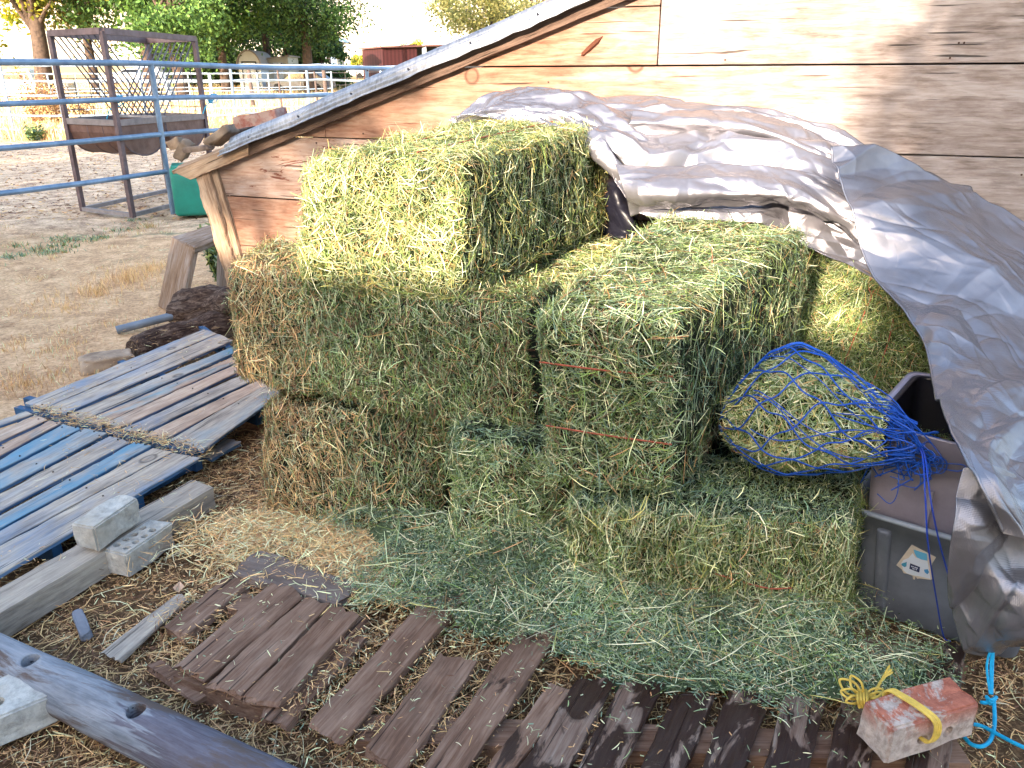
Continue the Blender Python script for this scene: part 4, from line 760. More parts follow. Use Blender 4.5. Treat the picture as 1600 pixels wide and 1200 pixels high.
g0, g1 = G(60, 645, .1), G(320, 712, .1); u = rng.random(1800)[:, None]; P = g0 * (1 - u) + g1 * u + np.c_[rng.normal(0, .025, (1800, 2)), rng.uniform(-.02, .045, 1800)]; S += flat_strands(P, {'straw': 4, 'tan': 2, 'pale': 2}, .015, .08, .0018, .003, .15, .3, .25)
V, Fs, Cs = gather(S); tag(nobj('straw_scraps', V, Fs, MAT_HAY, col=Cs), 'sparse straw and hay scraps lying on top of the boards and pallets', 'straw', kind='stuff')
# ---- dry grass on the path and around
n = 24000; q = np.c_[rng.uniform(-9, -2.4, n), rng.uniform(4, 11, n)]; z = terrain(q[:, 0], q[:, 1]); P = np.c_[q, z + .004]; d = vnoise(P, .9, 41) + .5 * vnoise(P, 3, 42); k = (rng.random(n) < .25 + .6 * (d > .1)) & (q[:, 1] > 5.0 + (q[:, 0] + 2.4) * .35); P = P[k]
S = flat_strands(P, {'straw': 3, 'tan': 4, 'pale': 2, 'brown': 1}, .015, .07, .002, .005, .2, .3, .2)
def tufts(c, n, r, hgt, weights, spread=.35, w_=.004):
    a = rng.uniform(0, 6.3, n); rr = np.abs(rng.normal(0, r, n)); P = np.array(c) + np.c_[np.cos(a) * rr, np.sin(a) * rr, np.zeros(n)]; T = np.c_[rng.normal(0, spread, (n, 2)), np.ones(n)]; L = rng.uniform(.4, 1, n) * hgt
    T /= np.linalg.norm(T, axis=1)[:, None]; P = P + T * (L / 2)[:, None]; v, f = strand_geo(P, T, np.tile([.3, -1, 0.], (n, 1)) + rng.normal(0, .3, (n, 3)), L, rng.uniform(.5, 1, n) * w_, None, .3, 3); return (v, f, pick(n, weights))
for x, y, r_, h_, w__ in [(150, 455, .25, .10, {'straw': 4, 'tan': 2}), (200, 437, .22, .12, {'straw': 4, 'tan': 2}), (235, 425, .2, .10, {'straw': 4}), (40, 600, .2, .05, {'tan': 3, 'straw': 2}), (230, 350, .2, .05, {'tan': 2, 'green': 1}), (100, 480, .3, .05, {'straw': 3})]:
    S.append(tufts(gz(G(x, y)), 260, r_, h_, w__))
for _ in range(60):
    x, y = rng.uniform(0, 260), rng.uniform(345, 600); S.append(tufts(gz(G(x, y)), 24, .08, .05, {'straw': 3, 'tan': 3, 'pale': 2}))
V, Fs, Cs = gather(S); tag(nobj('dry_grass', V, Fs, MAT_HAY, col=Cs), 'short dry yellow grass and stubble on the path left of the stack', 'grass', kind='stuff')
S = []
for x, y in [(60, 385), (90, 378), (110, 370), (75, 392), (35, 400), (150, 366), (185, 358), (125, 372), (10, 405)]:
    for _ in range(3): S.append(tufts(gz(G(x + rng.normal(0, 18), y + rng.normal(0, 5))), 36, .09, .05, {'teal': 4, 'green': 1, 'dgreen': 1.5, 'grey': 3, 'tan': 1}, .7, .009))
V, Fs, Cs = gather(S); tag(nobj('green_weeds', V, Fs, MAT_HAY, col=Cs), 'low green weeds in a strip at the foot of the pipe fence', 'weeds', kind='stuff')
# pasture
n = 60000; yy = 24 + rng.random(n) ** 1.6 * 60; xx = rng.uniform(-.75, .25, n) * yy; z = terrain(xx, yy); h_ = rng.uniform(.12, .45, n); T = np.c_[rng.normal(0, .2, (n, 2)), np.ones(n)]; P = np.c_[xx, yy, z] + T * (h_ / 2)[:, None]
v, f = strand_geo(P, T, np.tile([.3, -1, 0.], (n, 1)) + rng.normal(0, .3, (n, 3)), h_, rng.uniform(.012, .03, n), None, .3, 2); tag(nobj('pasture_grass', v, f, MAT_HAY, col=np.repeat(pick(n, {'straw': 5, 'pale': 2, 'tan': 2}), 6, axis=0)), 'tall dry golden pasture grass beyond the second fence', 'grass', kind='stuff')
n = 9000; yy = rng.uniform(10, 24, n); xx = rng.uniform(-.75, -.1, n) * yy; P = np.c_[xx, yy, terrain(xx, yy) + .01]; v, f = strand_geo(P, np.c_[rng.normal(0, 1, (n, 2)), rng.normal(0, .2, n)], np.tile([0, 0, 1.], (n, 1)), rng.uniform(.02, .07, n), rng.uniform(.01, .025, n), None, .3, 2); tag(nobj('corral_debris', v, f, MAT_HAY, col=np.repeat(pick(n, {'brown': 4, 'tan': 3, 'straw': 2}), 6, axis=0)), 'trampled dung and chaff strewn over the corral dirt', 'debris', kind='stuff')
# tall dry weeds behind second fence
def weed(c, hgt, r, n, weights, name, label, cat='weed', group=None, leaf=.02):
    St = []; base = np.array(c); t = 26; a = rng.uniform(0, 6.3, t); tips = base + np.c_[np.cos(a) * r * rng.random(t), np.sin(a) * r * rng.random(t), hgt * rng.uniform(.55, 1, t)]
    P, T, L = [], [], []
    for tip in tips:
        d = tip - base; P.append(base + d / 2); T.append(d); L.append(np.linalg.norm(d))
        for _ in range(n // t):
            u = rng.uniform(.2, 1); P.append(base + d * u + rng.normal(0, r * .14, 3)); T.append(rng.normal(0, 1, 3)); L.append(rng.uniform(.5, 1.5) * leaf)
    P, T, L = np.array(P), np.array(T), np.array(L); W = np.where(L > leaf * 1.6, .008, leaf * .5); v, f = strand_geo(P, T, rng.normal(0, 1, (len(P), 3)), L, W, None, .3, 2)
    return tag(nobj(name, v - base, f, MAT_HAY, None, base, col=np.repeat(pick(len(P), weights), 6, axis=0)), label, cat, group)
weed(gz(GT(62, 200, 27.5)), 2.0, .8, 1500, {'brown': 3, 'tan': 4, 'straw': 1}, 'dry_weed', 'tall dry brown weed behind the second fence near its left post', group='tall dry weeds', leaf=.07)
weed(gz(GT(92, 200, 28)), 1.7, .8, 1500, {'brown': 2, 'tan': 4, 'straw': 2}, 'dry_weed', 'slightly shorter dry weed left of the feeder leg, behind the second fence', group='tall dry weeds', leaf=.07)
weed(gz(GT(135, 200, 29)), 1.2, .9, 900, {'brown': 3, 'tan': 3}, 'dry_weed', 'low rusty weed seen through the feeder grid', group='tall dry weeds', leaf=.07)
weed(gz(GT(52, 207, 24)), .45, .45, 500, {'dgreen': 3, 'green': 2, 'teal': 2}, 'green_weed', 'small grey green weed at the foot of the second fence', leaf=.09)
weed(G(338, 440), .55, .10, 260, {'dgreen': 3, 'green': 3, 'teal': 2}, 'green_weed', 'tall green weed growing between the timber stand and the corner post', leaf=.05)
# ================================================================== NET BAG
na, nb = D(1128, 652, 2.32), D(1432, 690, 2.06); na[2] = .555; nb[2] = .61; ax_ = nb - na; Ln = np.linalg.norm(ax_); ax_ /= Ln
side = np.cross(ax_, [0, 0, 1.]); side /= np.linalg.norm(side); upv = np.cross(side, ax_)
def netr(t):     # t 0..1 along
    return np.interp(t, [0, .04, .12, .25, .4, .55, .68, .8, .9, 1.0], [.02, .05, .09, .135, .155, .145, .12, .085, .06, .05])
def netp(t, th, k=1.):
    t = np.asarray(t, float); th = np.asarray(th, float); r = netr(t) * k; c = na + ax_ * (t * Ln)[..., None]; sag = .02 * np.sin(np.clip(t, 0, 1) * math.pi) + .02
    p = c + side * (np.cos(th) * r * 1.12)[..., None] + upv * (np.sin(th) * r * np.where(np.sin(th) > 0, 1.30 + .25 * np.sin(np.clip(t, 0, 1) * 3.1 + .35), .78))[..., None]; p = p + np.array([0, 0, 1.]) * sag[..., None] + (.022 * vnoise(p, 6, 3))[..., None] * np.array([0, 0, 1.]); return p
nt_ = thing('hay_net', (na + nb) / 2 - [0, 0, .06], 'blue slow feed net stuffed with hay, lying on the bale beside the bins', 'hay net')
tt, hh = np.meshgrid(np.linspace(.01, .86, 36), np.linspace(0, 2 * math.pi, 33)[:-1], indexing='ij'); V = netp(tt, hh, .93).reshape(-1, 3); F = [[i * 32 + j, i * 32 + (j + 1) % 32, (i + 1) * 32 + (j + 1) % 32, (i + 1) * 32 + j] for i in range(35) for j in range(32)]; F += [list(range(32))[::-1], [35 * 32 + j for j in range(32)]]
hc = part('hay_core', V, F, MAT_CORE, nt_, smooth=True)
n = 9000; t_ = rng.uniform(.05, .84, n); h_ = rng.uniform(-.9, math.pi + .9, n); P = netp(t_, h_, .95); N = P - netp(t_, h_, .7); N /= np.linalg.norm(N, axis=1)[:, None]; T = rng.normal(0, 1, (n, 3)); T -= N * np.sum(T * N, 1)[:, None]
v, f = strand_geo(P, T, N, rng.uniform(.015, .07, n), rng.uniform(.0018, .0038, n), np.where(rng.random(n) < .05, .3, 0), .25, 3); part('hay_filling', v, f, MAT_HAY, nt_, col=np.repeat(pick(n, {'green': 4, 'grey': 3, 'pale': 3, 'dgreen': 2, 'yel': 1.5, 'tan': 1}), 8, axis=0))
mnet = plain('net_blue', lin((20, 76, 168)), .55, 0, .4, .2, 40, .2)
gs = []; NS = 11
for d_ in (1, -1):
    for k in range(NS):
        t = np.linspace(0.0, 1.0, 60); gs.append(tube_geo(netp(t, 2 * math.pi * k / NS + d_ * 2.0 * t + .05 * np.sin(t * 30 + k), 1.10), .0024, 5))
part('net_mesh', *merge(gs), mnet, nt_)
gs = []       # gathered mouth
for k in range(46):
    a = rng.uniform(0, 6.3); t0 = rng.uniform(.6, .8); p0 = netp(np.array([t0]), np.array([a]), 1.03)[0]; p1 = netp(np.array([.9]), np.array([a + .4]), 1.2)[0]; e_ = nb + rng.normal(0, .035, 3) + ax_ * rng.uniform(-.04, .05); 
    pts = [p0, p1 + rng.normal(0, .012, 3), e_, e_ + rng.normal(0, .022, 3) - Z(.02), e_ - ax_ * rng.uniform(.02, .07) - Z(rng.uniform(.02, .045)) + rng.normal(0, .01, 3)]; gs.append(tube_geo(smoothpath(pts, 6), .0018, 4))
for k in range(9):      # bunched cord along the top
    a = rng.uniform(.9, 2.0); t = np.linspace(.22, .95, 24); gs.append(tube_geo(netp(t, a + rng.normal(0, .3) + .35 * np.sin(t * 5 + k) - (t - .3) * .5, 1.05 + rng.uniform(0, .06)), .0018, 4))
part('gathered_cord', *merge(gs), mnet, nt_)
# ================================================================== BINS
def tub(name, origin, xd, yd, w0, d0, w1, d1, h, mat, lip, rib, t, rc=.07, th=.004, flo=.02):
    """origin = front-left bottom corner; xd along the front, yd toward back"""
    xd = np.array(xd, float) / np.linalg.norm(xd); yd = np.array(yd, float) / np.linalg.norm(yd); m = 60
    cx = origin + xd * w0 / 2 + yd * d0 / 2
    def ring(w_, d_, z, infl=0., ribs=0.):
        o = []; W_, D_ = w_ / 2 + infl, d_ / 2 + infl; per = 2 * (W_ + D_) * 2; 
        for k in range(m):
            a = 2 * math.pi * (k + .5) / m; c, s = math.cos(a), math.sin(a); e = .15; x = math.copysign(abs(c) ** e, c) * W_; y = math.copysign(abs(s) ** e, s) * D_
            x *= 1; o.append(cx + xd * x + yd * y + [0, 0, z])
        return o
    R_, prof_ = [], []
    def add(u, infl=0.): w_ = w0 + (w1 - w0) * u; d_ = d0 + (d1 - d0) * u; R_.append(ring(w_, d_, h * u + origin[2] * 0, infl))
    add(0, -.03); add(0, -.008); add(.03, 0); add(.3, 0); add(.6, 0); add(lip[0] - .01, 0); add(lip[0], lip[1]); add(.985, lip[1] + .003); add(1, lip[1] + .008); add(1.0, lip[1] - .006); add(.97, -th); add(.5, -th * 1.5); add(flo, -th * 1.5); add(flo, -.10)
    V = np.concatenate([np.array(r) for r in R_]); F = [[i * m + j, i * m + (j + 1) % m, (i + 1) * m + (j + 1) % m, (i + 1) * m + j] for i in range(len(R_) - 1) for j in range(m)]; F += [list(range(m))[::-1], [(len(R_) - 1) * m + j for j in range(m)]]
    o = part('shell', V, F, mat, t, smooth=True)
    gs = []
    for u_, wr in rib:     # vertical ribs on the front, as rounded slabs
        for z0_, z1_ in ((.03, lip[0])):
            pass
    return o, cx
def plasticm(name, c, c2):
    m = M(name, .42, 0, .5); f = m.noise(m.mapping((1, 1, 1), rnd=False), 7, 6, .65); g_ = m.noise(m.mapping((1, 1, 1), rnd=False), 120, 4, .6); h = m.noise(m.mapping((1, 1, .3), rnd=False), 30, 4, .6)
    cc = m.ramp(f, [(.35, c2), (.65, c)]); cc = m.mix(m.math('MULTIPLY', m.mask(h, .60, .72), .25), cc, lin((150, 150, 156))); m.color(cc); m.bump(g_, .12, .001); m.link(m.mask(f, -.3, 1.5), m.b.inputs['Roughness']); return m.m
mo = plasticm('dark_bin_plastic', lin((112, 118, 130)), lin((92, 98, 110))); mi = plasticm('light_bin_plastic', lin((150, 144, 158)), lin((130, 124, 138)))
o1 = G(1333, 938, .02); X1 = G(1500, 998, .02) - o1; X1 /= np.linalg.norm(X1); Y1 = np.array([-X1[1], X1[0], 0])
def lerp(a, b, t): return a + (b - a) * t
tb1 = thing('storage_bin', o1 + X1 * .23 + Y1 * .25, 'dark grey plastic storage bin with a torn sticker, lower of the two nested bins', 'bin', 'nested storage bins')
tub('bin', o1 - [0, 0, o1[2]] + [0, 0, 0], X1, Y1, .46, .50, .54, .58, .375, mo, (.90, .012), (), tb1)
for u in (.17, .83):      # recessed channel edges
    a = o1 + X1 * (.46 * u) + Y1 * .0; a[2] = .03; bt = a + X1 * ((u - .5) * .06) - Y1 * .036; bt[2] = .325; part('rib', *hexa([a - X1 * .02 - Y1 * .012, a + X1 * .02 - Y1 * .012, a + X1 * .02 + Y1 * .02, a - X1 * .02 + Y1 * .02, bt - X1 * .022 - Y1 * .016, bt + X1 * .022 - Y1 * .016, bt + X1 * .022 + Y1 * .02, bt - X1 * .022 + Y1 * .02]), mo, tb1)
rimm = plasticm('rim_highlight', lin((150, 158, 170)), lin((110, 118, 130)))  # paler plastic paints the light caught along the lip
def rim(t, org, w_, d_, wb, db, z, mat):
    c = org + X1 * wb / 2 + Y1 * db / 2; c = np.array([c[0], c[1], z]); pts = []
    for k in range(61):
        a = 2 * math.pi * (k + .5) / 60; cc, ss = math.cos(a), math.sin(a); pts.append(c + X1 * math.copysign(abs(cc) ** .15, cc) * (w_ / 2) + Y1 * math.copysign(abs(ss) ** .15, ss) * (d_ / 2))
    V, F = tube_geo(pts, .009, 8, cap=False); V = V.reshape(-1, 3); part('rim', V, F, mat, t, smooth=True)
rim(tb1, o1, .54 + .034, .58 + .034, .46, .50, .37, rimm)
o = tb1.children[-1]
for ch in list(tb1.children):
    if ch.name.startswith('rib'):
        md = ch.modifiers.new('b', 'BEVEL'); md.width = .012; md.segments = 3
o2 = o1 - X1 * .01 + Y1 * .012; o2[2] = .24
tb2 = thing('storage_bin', o2 + X1 * .22 + Y1 * .24, 'lighter mauve grey plastic bin nested inside the dark one, rim under the net', 'bin', 'nested storage bins')
V0 = tub('bin', np.array([o2[0], o2[1], 0]), X1, Y1, .45, .48, .50, .55, .37, mi, (.72, .010), (), tb2)
mdark = plain('bin_shade_black', lin((22, 22, 30)), .35, 0, .5, .3, 8, .3)  # near-black shell paints the shade inside the deep bin
tub('bin', np.array([o2[0], o2[1], 0]) + X1 * .007 + Y1 * .007, X1, Y1, .436, .466, .484, .534, .365, mdark, (.72, .0), (), tb2)
tb2.children[-1].name = 'dark_fill'
for ch in tb2.children:
    ch.location = (ch.location.x, ch.location.y, ch.location.z + .28)
a = o2 + X1 * .17 - Y1 * .004; part('rib', *box_geo(a + [0, 0, .11] - Y1 * .012, X1 * .006, Y1 * .012, np.array([0, 0, .13]) - Y1 * .012), mi, tb2)
# sticker on the front of the dark bin
def onbin(x, y):       # hit the bin's sloping front plane
    n_ = np.array([0, 0, 0.]) - Y1 + Z(-.0); tilt_ = np.cross(X1, Z(.42) - Y1 * .04); n_ = tilt_ / np.linalg.norm(tilt_); 
    if n_ @ Y1 > 0: n_ = -n_
    r = ray(x, y); q_ = np.array([o1[0], o1[1], .02]) + n_ * .0065; return _o + r * (((q_ - _o) @ n_) / (r @ n_)), n_
def sticker(name, pts, mat, lift, t):
    P = []
    for x, y in pts: p, n_ = onbin(x, y); P.append(p + n_ * lift)
    P = np.array(P); k = len(P); V = np.concatenate([P, P - n_ * .0008]); F = [list(range(k)), [k + i for i in range(k)][::-1]] + [[i, (i + 1) % k, k + (i + 1) % k, k + i] for i in range(k)]; return part(name, V, F, mat, t)
Sx = lambda u, v: (1380 + u / 15, 840 + v / 15)
st = sticker('sticker', [Sx(*p) for p in [(670, 160), (1240, 460), (1150, 600), (1120, 760), (1170, 960), (1110, 985), (860, 950), (800, 960), (760, 905), (740, 985), (700, 965), (690, 890), (560, 840), (480, 830), (440, 740), (310, 640)]], plain('sticker_backing', lin((196, 184, 168)), .8), .0012, tb1)
wm_ = plain('sticker_white', lin((206, 214, 226)), .6, var=.05)
for pts, mt, nm in [([(690, 360), (760, 460), (1040, 540), (1050, 600), (1110, 960), (860, 900), (720, 880), (560, 830), (480, 760), (420, 600), (480, 520), (600, 470)], wm_, 'sticker_paper'), ([(720, 270), (1030, 370), (1040, 530), (900, 500), (790, 450), (740, 350)], plain('sticker_blue', lin((96, 170, 206)), .6, var=.08), 'sticker_patch'), ([(430, 600), (560, 560), (550, 660), (510, 680), (440, 640)], plain('sticker_teal', lin((70, 150, 180)), .6), 'sticker_patch'), ([(960, 740), (1050, 730), (1080, 800), (1040, 850), (980, 800)], plain('sticker_teal2', lin((70, 140, 190)), .6), 'sticker_patch'), ([(640, 590), (870, 680), (850, 805), (620, 715)], plain('sticker_navy', lin((40, 48, 84)), .6), 'sticker_panel')]:
    sticker(nm, [Sx(*p) for p in pts], mt, .0022 if nm == 'sticker_paper' else (.0032 if nm != 'sticker_panel' else .0036), tb1)
# small pale lettering blocks on the navy panel, too small to read in the photo
for (u, v, w_, h_) in [(668, 640, 22, 26), (700, 650, 20, 26), (745, 664, 20, 26), (772, 673, 16, 26), (796, 682, 22, 26), (700, 694, 20, 26), (728, 703, 16, 26), (772, 716, 24, 26)]:
    sticker('sticker_letter', [Sx(u, v), Sx(u + w_, v + 8), Sx(u + w_ - 3, v + 8 + h_), Sx(u - 3, v + h_)], wm_, .0046, tb1)
# blue cords down the bin front
mnb = plain('cord_blue', lin((20, 60, 160)), .5, scale=60)
def dd_(pts, n=8): return smoothpath([D(*p) for p in pts], n)
g1 = tube_geo(dd_([(1436, 700, 2.02), (1442, 716, 1.90), (1446, 780, 1.82), (1450, 850, 1.80), (1462, 930, 1.85), (1474, 993, 1.90), (1485, 1002, 1.88)]), .0022, 6)
g2 = tube_geo(dd_([(1440, 700, 2.02), (1446, 718, 1.895), (1454, 780, 1.82), (1466, 840, 1.80), (1481, 896, 1.80), (1500, 960, 1.80), (1518, 1002, 1.80), (1530, 1010, 1.79)]), .0022, 6)
tag(part('hanging_cord', *merge([g1, g2]), mnb, None), 'two thin dark blue cords hanging from the net over the bins', 'cord')
# ================================================================== TARP
mt_ = M('silver_tarp', .27, .66, .6); v_ = mt_.mapping((1, 1, 1), rnd=False); UV = mt_.n.new('ShaderNodeAttribute'); UV.attribute_name = 'uvw'
f_ = mt_.noise(v_, 5, 6, .65); wv = mt_.n.new('ShaderNodeTexWave'); wv.inputs['Scale'].default_value = 95; wv.inputs['Distortion'].default_value = .3; mt_.link(v_, wv.inputs[0]); wv.bands_direction = 'X'
wv2 = mt_.n.new('ShaderNodeTexWave'); wv2.inputs['Scale'].default_value = 95; wv2.inputs['Distortion'].default_value = .3; mt_.link(v_, wv2.inputs[0]); wv2.bands_direction = 'Z'
mt_.color(mt_.ramp(f_, [(.35, lin((134, 132, 138))), (.65, lin((152, 150, 156)))]))
b1 = mt_.bump(mt_.math('MULTIPLY', mt_.math('ADD', wv.outputs['Fac'], wv2.outputs['Fac']), .5), .45, .0014); mt_ = mt_.m
def tri_w(x): return 2 * np.abs(x - np.floor(x + .5))
def facets(U, cell, s, warp=.5):
    """crumpled foil: piecewise flat triangles with sharp ridges over a warped grid"""
    U3 = np.c_[U, np.zeros(len(U))]; W_ = U / np.array(cell); w3 = np.c_[W_, np.zeros(len(U))]
    W_ = W_ + warp * np.c_[vnoise(w3, .8, s + 50), vnoise(w3, .8, s + 51)] * 1.3 + .5 * warp * np.c_[vnoise(w3, 2., s + 52), vnoise(w3, 2., s + 53)]
    i = np.floor(W_).astype(np.int64); t = W_ - i; z = np.zeros(len(U), np.int64)
    h = lambda a, b: _h(i[:, 0] + a, i[:, 1] + b, z, s) * 2 - 1
    par = (_h(i[:, 0], i[:, 1], z, s + 9) > .5); x, y = t[:, 0], t[:, 1]; h00, h10, h01, h11 = h(0, 0), h(1, 0), h(0, 1), h(1, 1)
    A1 = np.where(x > y, h00 + (h10 - h00) * x + (h11 - h10) * y, h00 + (h11 - h01) * x + (h01 - h00) * y)
    x2 = 1 - x; B1 = np.where(x2 > y, h10 + (h00 - h10) * x2 + (h01 - h00) * y, h10 + (h01 - h11) * x2 + (h11 - h10) * y)
    return np.where(par, A1, B1)
def creases(P, U, a, cell, s, rot=0.):
    c, n = math.cos(rot), math.sin(rot); V_ = np.c_[U[:, 0] * c + U[:, 1] * n, -U[:, 0] * n + U[:, 1] * c]; return facets(V_, cell, s) * a
def ridges(U, n, s, amp=.006, w_=.010):
    r = np.random.default_rng(s); h = np.zeros(len(U)); mx = U.max(0)
    for _ in range(n):
        a = r.random(2) * mx; th = r.uniform(0, math.pi); L = r.uniform(.08, .38); d = np.array([math.cos(th), math.sin(th)]); q = U - a; t = q @ d; o = q @ np.array([-d[1], d[0]]) + .02 * np.sin(t * 14 + th * 5)
        m = np.abs(o) < .06; env = np.clip(1 - (np.abs(t) / (L / 2)) ** 2, 0, 1); h[m] += (r.choice([-1, 1]) * amp * r.uniform(.4, 1.) * np.exp(-np.abs(o) / w_) * env)[m]
    return h
def sheet(rows, nu, nv, cr, name='sheet', gather_rows=None):
    """rows: list of rows of (px,py,depth); rows share their length. Bicubic through the control points."""
    C = np.array([[D(*p) for p in r] for r in rows])
    def interp(C, n):        # along axis 0
        k = C.shape[0]; Q = np.concatenate([2 * C[:1] - C[1:2], C, 2 * C[-1:] - C[-2:-1]]); t = np.linspace(0, k - 1 - 1e-9, n); i = t.astype(int); u = (t - i)[:, None, None]; p0, p1, p2, p3 = Q[i], Q[i + 1], Q[i + 2], Q[i + 3]
        return .5 * ((2 * p1) + (-p0 + p2) * u + (2 * p0 - 5 * p1 + 4 * p2 - p3) * u * u + (-p0 + 3 * p1 - 3 * p2 + p3) * u ** 3)
    S_ = interp(C, nv); S_ = interp(S_.transpose(1, 0, 2), nu)      # nu x nv x 3
    du = np.gradient(S_, axis=0); dv_ = np.gradient(S_, axis=1); N = np.cross(du, dv_); N /= np.linalg.norm(N, axis=2)[..., None] + 1e-9
    P = S_.reshape(-1, 3); h = 0
    ul = np.concatenate([[0], np.cumsum(np.linalg.norm(np.diff(S_[:, nv // 2], axis=0), axis=1))]); vl = np.concatenate([[0], np.cumsum(np.linalg.norm(np.diff(S_[nu // 2], axis=0), axis=1))])
    U = np.stack(np.meshgrid(ul, vl, indexing='ij'), -1).reshape(-1, 2)
    for (a, cl, s, ro) in cr: h = h + creases(P, U, a, cl, s, ro)
    h = np.asarray(h).reshape(nu, nv)
    for _ in range(1): h[1:-1, 1:-1] = (h[1:-1, 1:-1] * 4 + h[2:, 1:-1] + h[:-2, 1:-1] + h[1:-1, 2:] + h[1:-1, :-2]) / 8
    h = h.ravel() + ridges(U, int(38 * ul[-1] * vl[-1]) + 10, cr[0][2] + 7)
    P = P + N.reshape(-1, 3) * np.asarray(h)[:, None]
    F = (np.arange(nu - 1)[:, None] * nv + np.arange(nv - 1)[None]).ravel(); return P, np.stack([F, F + nv, F + nv + 1, F + 1], 1)
tp = thing('silver_tarp', np.array([1.1, 3.4, .6]), 'large crumpled silver tarp draped over the back of the hay stack and bins', 'tarp')
def lerp3(a, b, t, dz=0.): return tuple(a[i] * (1 - t) + b[i] * t + (dz if i == 2 else 0) for i in range(3))
top = [(706, 200, 4.28), (742, 158, 4.30), (790, 141, 4.34), (862, 146, 4.28), (960, 154, 4.2), (1050, 160, 4.12), (1160, 158, 4.03), (1275, 178, 3.93), (1335, 205, 3.86), (1420, 240, 3.76), (1520, 290, 3.66), (1640, 390, 3.5)]
low = [(716, 204, 4.0), (768, 204, 3.95), (828, 203, 3.88), (878, 215, 3.80), (945, 272, 3.68), (992, 345, 3.62), (1085, 352, 3.58), (1185, 352, 3.52), (1262, 372, 3.45), (1340, 420, 3.3), (1430, 480, 3.1), (1560, 620, 2.9)]
r1 = [lerp3(a, b, .28, -.12) for a, b in zip(top, low)]; r2 = [lerp3(a, b, .62, -.15 if 3 < i < 9 else -.06) for i, (a, b) in enumerate(zip(top, low))]; r25 = [lerp3(a, b, .85, -.02) for a, b in zip(top, low)]
P, F = sheet([top, r1, r2, r25, low], 640, 200, [(.085, (.40, .20), 101, .15), (.030, (.7, .085), 104, -.12), (.030, (.20, .11), 102, -.3), (.006, (.08, .05), 103, .4)]); o = part('back_sheet', P, F, mt_, tp, smooth=True)
fold = [(990, 168, 4.0), (1080, 172, 3.9), (1180, 178, 3.84), (1270, 205, 3.78), (1325, 232, 3.74), (1345, 262, 3.72)]
fl2 = [(980, 205, 3.85), (1080, 210, 3.8), (1180, 222, 3.74), (1270, 250, 3.66), (1318, 262, 3.62), (1340, 275, 3.62)]; fl3 = [(1000, 232, 3.84), (1080, 236, 3.8), (1180, 250, 3.74), (1260, 268, 3.70), (1310, 272, 3.66), (1335, 280, 3.66)]
P, F = sheet([fold, lerp_ if False else [lerp3(a, b, .5, -.07) for a, b in zip(fold, fl2)], fl2, fl3], 200, 60, [(.022, (.25, .09), 111, .1), (.008, (.09, .06), 112, .3)]); part('folded_layer', P, F, mt_, tp, smooth=True)
fb_ = [(960, 262, 3.64), (1040, 268, 3.60), (1120, 262, 3.58), (1200, 262, 3.52), (1270, 275, 3.46), (1330, 300, 3.42)]; fm_ = [(975, 300, 3.52), (1050, 300, 3.46), (1130, 300, 3.44), (1210, 305, 3.38), (1280, 320, 3.34), (1345, 350, 3.28)]; fc_ = [(985, 335, 3.58), (1060, 318, 3.54), (1140, 318, 3.52), (1215, 325, 3.46), (1285, 345, 3.4), (1355, 385, 3.3)]
P, F = sheet([fb_, fm_, fc_], 200, 70, [(.030, (.25, .12), 121, .2), (.010, (.09, .06), 122, -.2)]); part('folded_layer', P, F, mt_, tp, smooth=True)
P2r = [[(1295, 234, 3.40), (1380, 236, 3.42), (1470, 268, 3.40), (1560, 315, 3.32), (1660, 390, 3.15)],
 [(1322, 320, 3.22), (1400, 335, 3.18), (1490, 360, 3.14), (1580, 410, 3.05), (1690, 470, 2.9)],
 [(1362, 415, 3.02), (1440, 430, 2.94), (1520, 450, 2.86), (1605, 490, 2.76), (1710, 550, 2.6)],
 [(1425, 490, 2.72), (1480, 500, 2.64), (1545, 520, 2.58), (1625, 560, 2.48), (1730, 610, 2.35)],
 [(1456, 570, 2.46), (1505, 580, 2.38), (1560, 600, 2.32), (1640, 630, 2.25), (1740, 670, 2.15)],
 [(1478, 660, 2.00), (1525, 672, 1.96), (1575, 690, 1.93), (1650, 720, 1.92), (1750, 750, 1.90)],
 [(1518, 745, 1.75), (1560, 755, 1.74), (1602, 770, 1.73), (1665, 790, 1.72), (1760, 820, 1.70)],
 [(1580, 832, 1.67), (1612, 845, 1.66), (1645, 860, 1.65), (1700, 870, 1.65), (1770, 890, 1.65)]]
P, F = sheet(P2r, 300, 560, [(.055, (.24, .36), 131, .6), (.018, (.09, .5), 134, .5), (.018, (.16, .20), 132, -.3), (.004, (.08, .06), 133, .1)]); part('front_flap', P, F, mt_, tp, smooth=True)
hem = P.reshape(300, 560, 3)[0]; V, F = tube_geo(hem[::4] + [0, -.001, 0], .0035, 6); part('hem', V, F, mt_, tp, smooth=True)
P3r = [[(1503, 732, 1.83), (1540, 730, 1.83), (1590, 745, 1.83), (1640, 770, 1.83), (1720, 790, 1.83)],
 [(1494, 790, 1.77), (1535, 800, 1.75), (1590, 810, 1.76), (1660, 830, 1.76), (1730, 850, 1.76)],
 [(1486, 860, 1.76), (1528, 868, 1.72), (1590, 880, 1.74), (1665, 890, 1.76), (1740, 900, 1.76)],
 [(1482, 930, 1.78), (1525, 935, 1.74), (1580, 930, 1.70), (1660, 930, 1.68), (1740, 935, 1.68)],
 [(1497, 980, 1.80), (1530, 992, 1.78), (1575, 985, 1.72), (1650, 970, 1.68), (1740, 965, 1.66)],
 [(1535, 1008, 1.84), (1552, 1014, 1.82), (1590, 1010, 1.78), (1660, 985, 1.72), (1740, 985, 1.70)]]
